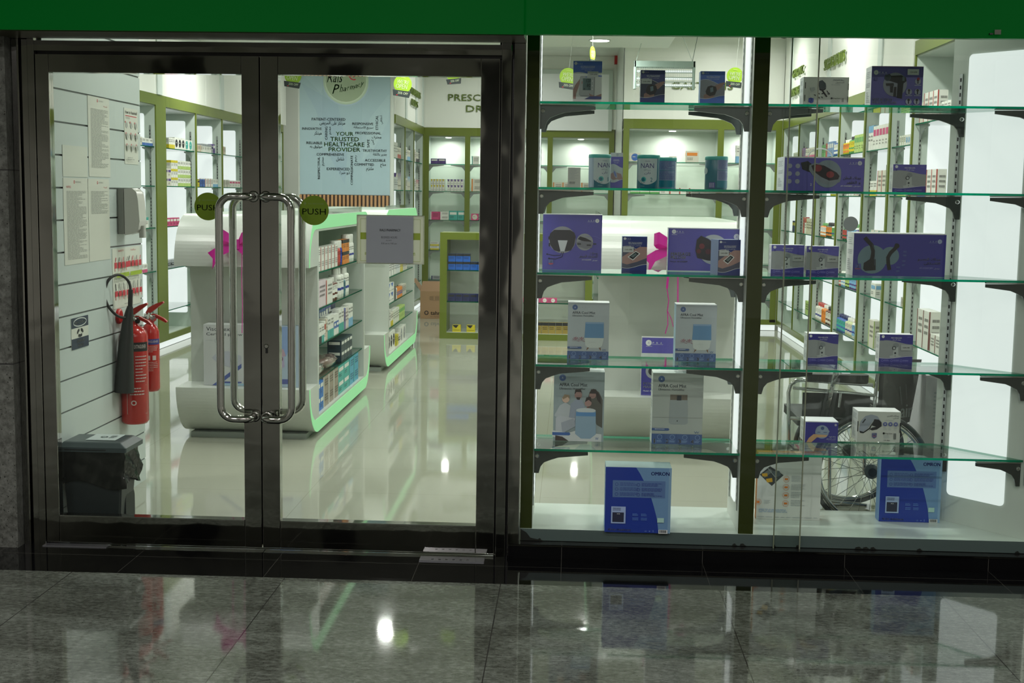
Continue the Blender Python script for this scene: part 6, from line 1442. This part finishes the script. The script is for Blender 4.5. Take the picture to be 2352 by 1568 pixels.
rrow(2, 0, [(6, .10, .19, .06, WHT, PNK, 4, 'tall white carton'), (2, .08, .20, .06, WHT, LBL, 0, 'tall white and blue carton')]); rrow(2, 1, [(1, .12, .24, .06, WHT, KBK, 3, 'tall white carton'), (2, .14, .20, .06, OFF, RED_, 3, 'off-white carton'), (2, .12, .12, .06, WHT, YEL, 1, 'white and yellow carton')])
rrow(2, 2, [(2, .14, .10, .06, OFF, GRN, 3, 'off-white and green carton'), (2, .14, .12, .06, OFF, TEL, 3, 'off-white and teal carton')]); rrow(2, 3, [.30, (1, .16, .11, .06, WHT, LBL, 4, 'white and blue carton')]); rrow(2, 4, [.3, (1, .18, .22, .06, OFF, LGN, 3, 'off-white and green carton')])
def bt(n, r, h, body, cap, lb, w): return ('b', n, r, h, body, cap, lb, w)
rrow(3, 0, [(5, .09, .15, .05, LGN, GRN, 4, 'green carton'), bt(3, .04, .15, GRN, KBK, YEL, 'green bottle'), bt(3, .04, .13, YEL, WHT, ORG, 'yellow bottle')])
rrow(3, 1, [(2, .1, .08, .05, KBK, WHT, 6, 'black carton'), (2, .1, .08, .05, OFF, RED_, 5, 'off-white and red carton'), (3, .1, .08, .05, WHT, PUP, 3, 'white and purple carton')])
rrow(3, 2, [bt(3, .045, .13, PUP, WHT, WHT, 'purple bottle'), bt(4, .045, .15, WHT, GRN, LBL, 'white bottle'), bt(2, .045, .13, (30, 90, 60), KBK, RED_, 'green bottle')])
rrow(3, 3, [bt(2, .045, .15, BRN, WHT, RED_, 'brown bottle'), bt(3, .045, .14, PUP, WHT, LBL, 'purple bottle'), bt(2, .04, .12, (40, 70, 50), KBK, LGN, 'dark green bottle'), bt(2, .045, .13, LBL, WHT, WHT, 'pale blue bottle'), bt(1, .045, .13, RED_, WHT, OFF, 'red bottle')])
rrow(3, 4, [bt(3, .045, .16, WHT, RED_, LBL, 'white bottle'), bt(3, .045, .15, (190, 200, 150), WHT, OFF, 'pale bottle'), bt(4, .045, .15, BLE, NAV, TEL, 'blue bottle')])
rrow(4, 0, [bt(4, .04, .15, BLE, WHT, WHT, 'blue bottle'), (3, .09, .14, .05, (120, 150, 190), WHT, 4, 'blue carton'), (1, .09, .13, .05, RED_, GRN, 3, 'red carton'), (2, .09, .12, .05, GRN, KBK, 3, 'green carton')])
rrow(4, 1, [bt(5, .04, .12, YEL, KBK, GRN, 'yellow bottle')]); rrow(4, 2, [bt(3, .045, .14, WHT, RED_, GRN, 'white bottle'), bt(3, .045, .14, (40, 60, 50), KBK, ORG, 'dark bottle'), bt(3, .045, .13, ORG, GRN, WHT, 'orange bottle')])
rrow(4, 4, [bt(4, .05, .17, BRN, KBK, OFF, 'brown bottle'), bt(2, .05, .17, ORG, WHT, ORG, 'orange bottle'), bt(3, .05, .17, OFF, RED_, WHT, 'white bottle')])
rrow(5, 0, [(6, .12, .12, .05, OFF, PNK, 1, 'off-white and pink carton'), (2, .1, .13, .05, PUP, ORG, 3, 'purple carton')]); rrow(5, 2, [(5, .10, .16, .05, OFF, YEL, 3, 'off-white carton'), (1, .1, .16, .05, WHT, RED_, 0, 'white and red carton'), (1, .1, .17, .05, RED_, OFF, 3, 'red carton')]); rrow(5, 4, [(2, .2, .14, .06, LGN, OFF, 3, 'pale green carton')])
rrow(6, 0, [(4, .1, .1, .05, OFF, GRN, 3, 'off-white and green carton')]); rrow(6, 2, [(3, .1, .12, .05, NAV, YEL, 4, 'navy carton')])
# back wall, left stretch
bA = lambda i: AP[i]+.09
def arow(bay, li, specs): row('B', YA+.03, bA(bay), LVZ[li], specs, '%s shelf, back wall bay %s' % (('top', 'second', 'third', 'fourth', 'lowest')[li], OWN[bay]))
arow(0, 0, [(2, .10, .07, .06, PUP, WHT, 4, 'purple carton')])
arow(0, 1, [(5, .036, .08, .06, WHT, YEL, 2, 'white and yellow carton', 2), .03, (5, .042, .08, .06, WHT, PUP, 2, 'white and purple carton', 2)])
arow(0, 2, [(1, .12, .11, .06, PNK, WHT, 3, 'pink carton'), (1, .13, .055, .06, WHT, PNK, 3, 'white and pink carton', 2), (2, .115, .125, .06, TEL, WHT, 4, 'teal and white carton')])
arow(0, 3, [(1, .12, .055, .06, WHT, YEL, 1, 'white and yellow carton', 2)]); arow(0, 4, [.02, (1, .12, .05, .06, GRYc, NAV, 3, 'grey carton')])
arow(1, 0, [(1, .10, .11, .06, WHT, TEL, 3, 'white and teal carton')]); arow(1, 1, [(1, .14, .085, .06, OFF, ORG, 3, 'off-white carton', 2)]); arow(1, 2, [(1, .10, .09, .06, PNK, OFF, 5, 'pink carton'), ('b', 1, .03, .12, BLE, WHT, WHT, 'blue bottle')])
def arow2(x, li, specs, w): row('B', YA+.03, x, LVZ[li], specs, w)
x = PY(1245, 380, YA).x
arow2(max(x, AP[3]+.08), 1, [(4, .125, .14, .06, OFF, ORG, 3, 'off-white carton')], 'second shelf seen above the white carton')
arow2(max(x, AP[3]+.08), 2, [(3, .07, .09, .06, WHT, ORG, 3, 'white and orange carton'), (2, .07, .08, .06, (60, 60, 60), RED_, 4, 'dark carton'), (2, .07, .09, .06, OFF, ORG, 6, 'off-white and orange carton')], 'third shelf left of the pillar')
# rear unit behind the left display bay
def brow(px, li, specs, w): row('B', YB+.03, PY(px, 380, YB).x, LVZ[li], specs, w)
brow(1445, 0, [(1, .13, .10, .06, OFF, BLE, 5, 'off-white carton'), .33, (1, .085, .065, .06, OFF, PUP, 1, 'small white carton'), .10, (1, .15, .13, .06, OFF, ORG, 4, 'off-white carton')], 'top shelf behind the formula tins')
brow(1690, 0, [(1, .09, .20, .06, WHT, LBL, 1, 'white and blue carton')], 'top shelf behind the right formula tin')
brow(1449, 1, [(3, .11, .055, .06, WHT, GRN, 1, 'white and green carton'), (1, .11, .07, .06, WHT, GRN, 4, 'white and green carton'), (3, .11, .07, .06, WHT, RED_, 3, 'white and red carton'), (1, .1, .06, .06, WHT, TEL, 3, 'white and teal carton')], 'second shelf below the formula tins')
brow(1664, 2, [('b', 1, .035, .10, BRN, KBK, (150, 60, 80), 'brown bottle'), .03, ('b', 1, .035, .10, BRN, KBK, (80, 120, 170), 'brown bottle')], 'third shelf right of the bow gondola')
# low green unit

ux = ux0+.085
row('B', uy+.03, ux, UZ[0], [(5, .075, .085, .06, (30, 96, 190), KBK, 0, 'bright blue carton')], 'upper shelf, low green unit')
row('B', uy+.03, ux, UZ[0]+.0862, [(3, .075, .085, .06, (30, 96, 190), KBK, 0, 'stacked bright blue carton')], 'upper shelf, low green unit, top layer')
row('B', uy+.03, ux, UZ[1], [(5, .075, .08, .06, NAV, KBK, 4, 'navy carton'), (1, .04, .08, .06, RED_, WHT, 3, 'red carton'), .20, (6, .085, .05, .06, PNK, WHT, 5, 'pink and white carton')], 'lower shelf, low green unit')
row('B', uy+.03, ux+.05, .0702, [(1, .09, .075, .06, YEL, KBK, 2, 'yellow carton'), .06, (1, .09, .075, .06, YEL, KBK, 2, 'yellow carton'), .64, (5, .07, .12, .06, (150, 130, 60), KBK, 0, 'olive and black carton')], 'bottom of the low green unit')
# gondola goods, open side towards the aisle
GF1 = GX1-.022
def grow(z, y, specs, w): row('L', GF1, y, z, specs, w)
g = 'first shelf, nearest gondola'
grow(GZS[0], 8.24, [(6, .118, .075, .05, WHT, RED_, 3, 'white and red carton', 2), ('b', 2, .034, .17, RED_, WHT, RED_, 'red can', True), ('b', 1, .028, .17, (40, 60, 150), WHT, (40, 60, 150), 'blue can', True), (2, .13, .085, .05, ORG, KBK, 0, 'orange and black carton', 2), ('b', 3, .036, .20, WHT, WHT, WHT, 'white can', True)], 'first shelf, near gondola')
grow(GZS[1], 8.24, [(1, .30, .17, .05, (214, 200, 206), PNK, 3, 'pinkish white carton'), (1, .24, .16, .06, WHT, RED_, 3, 'white carton'), .02, ('b', 2, .05, .155, BRN, WHT, WHT, 'brown syrup bottle'), .05, ('b', 2, .045, .205, WHT, WHT, WHT, 'tall white bottle'), ('b', 1, .03, .15, (70, 110, 120), WHT, (70, 110, 120), 'teal bottle'), ('b', 2, .034, .20, WHT, WHT, WHT, 'white lotion bottle')], 'second shelf, near gondola')
grow(GZS[2], 8.24, [(2, .07, .12, .05, WHT, KBK, 1, 'white carton'), (1, .09, .12, .05, WHT, TEL, 1, 'white and teal carton'), (1, .05, .13, .05, WHT, RED_, 4, 'white and red carton'), (1, .06, .14, .05, OFF, ORG, 3, 'off-white and orange carton'), (2, .11, .15, .05, WHT, TEL, 1, 'white and teal carton'), (2, .09, .14, .05, WHT, BLE, 6, 'white and blue carton'), (2, .10, .16, .05, WHT, TEL, 1, 'white and teal carton'), (1, .06, .15, .05, BLE, ORG, 3, 'blue carton'), (2, .06, .15, .05, WHT, RED_, 3, 'white and red carton'), (2, .09, .16, .05, WHT, LBL, 1, 'white and blue carton')], 'third shelf, near gondola')
row('L', GF1-.07, 8.30, GZS[2], [(5, .07, .18, .05, (60, 130, 150), WHT, 4, 'teal carton'), (3, .07, .195, .05, (80, 110, 170), WHT, 4, 'blue carton'), (2, .1, .205, .05, (60, 80, 150), WHT, 4, 'tall blue carton'), (2, .08, .215, .05, WHT, NAV, 0, 'tall white carton')], 'rear of third shelf, near gondola')
grow(GZS[3], 9.12, [(4, .11, .075, .10, (40, 60, 70), WHT, 4, 'dark slate carton', 2)], 'fourth shelf, near gondola')
grow(.1302, 8.24, [(2, .10, .095, .05, (30, 110, 190), WHT, 4, 'blue carton', 2), (3, .18, .10, .06, (150, 138, 122), WHT, 3, 'taupe carton', 2), (2, .22, .10, .06, (60, 170, 160), WHT, 4, 'teal carton', 2), (2, .20, .10, .06, (70, 160, 190), TEL, 3, 'light blue carton', 2)], 'bottom deck, near gondola')
grow(GZS[1], 11.44, [(1, .04, .17, .05, KBK, WHT, 4, 'black carton'), (3, .16, .13, .05, WHT, GRYc, 3, 'white carton'), (3, .09, .12, .05, WHT, LBL, 3, 'white and blue carton'), (2, .1, .12, .05, YEL, WHT, 3, 'yellow carton'), (3, .1, .1, .05, OFF, GRYc, 3, 'off-white carton')], 'second shelf, far gondola')
grow(GZS[2], 11.44, [(2, .20, .085, .05, WHT, BLE, 2, 'white and blue carton', 2), (2, .06, .12, .05, KBK, WHT, 3, 'black carton'), (1, .08, .10, .05, WHT, KBK, 3, 'white carton'), (4, .09, .09, .05, ORG, BLE, 6, 'orange carton'), (3, .09, .1, .05, OFF, KBK, 3, 'off-white carton')], 'third shelf, far gondola')
grow(GZS[3], 11.44, [(2, .09, .16, .05, WHT, KBK, 3, 'white carton'), (2, .08, .12, .05, OFF, YEL, 1, 'off-white carton'), (4, .10, .13, .05, WHT, LGN, 3, 'white and pale green carton'), (4, .1, .12, .05, LGN, GRN, 4, 'green carton')], 'fourth shelf, far gondola')
grow(.1302, 11.46, [(3, .15, .17, .05, WHT, KBK, 5, 'white carton with round mark'), .1, (1, .14, .10, .05, YEL, GRN, 3, 'yellow and green carton'), (1, .12, .1, .05, OFF, KBK, 6, 'off-white carton'), (2, .2, .14, .05, WHT, GRYc, 5, 'white carton')], 'bottom deck, far gondola')
# plastic wrapped packs slumping on the fourth shelf and over the bottom goods
PK = glassmat('glossy_film', (.80, .82, .80), .22, .12); PKI = flat(120, 96, 90, .4)
def soft_pack(y, x, z, sx, sy, sz, seed, lab, col):
    rr = random.Random(seed); m = MB(); n, k = 14, 8; V = []
    for j in range(k+1):
        t = math.pi*j/k
        for i in range(n):
            a = 2*math.pi*i/n; q = (abs(math.cos(a))**.5*(1 if math.cos(a) > 0 else -1), abs(math.sin(a))**.5*(1 if math.sin(a) > 0 else -1)); s_ = math.sin(t)**.4; w = 1+rr.uniform(-.09, .09)
            V.append((x+sx*q[0]*s_*w, y+sy*q[1]*s_*w, z+max(.0006, sz*(1-math.cos(t))*w)))
    m.add(V, [(j*n+i, j*n+(i+1) % n, (j+1)*n+(i+1) % n, (j+1)*n+i) for j in range(k) for i in range(n)], mat('pack_film_%d' % seed, srgb(*col), .12, coat=.8), True)
    m.build('wrapped_pack', label=lab, cat='pack', group='plastic wrapped packs in the near gondola')
soft_pack(8.42, GF1-.09, GZS[3], .085, .17, .034, 1, 'crumpled clear wrapped pack at the near end of the low gondola shelf', (150, 146, 140))
soft_pack(8.60, GF1-.27, GZS[3], .075, .15, .045, 2, 'flat clear wrapped pack behind the crumpled one in the gondola', (140, 146, 142))
soft_pack(8.86, GF1-.09, GZS[3], .085, .20, .038, 3, 'clear and brown wrapped pack beside the dark slate cartons in the gondola', (132, 112, 104))
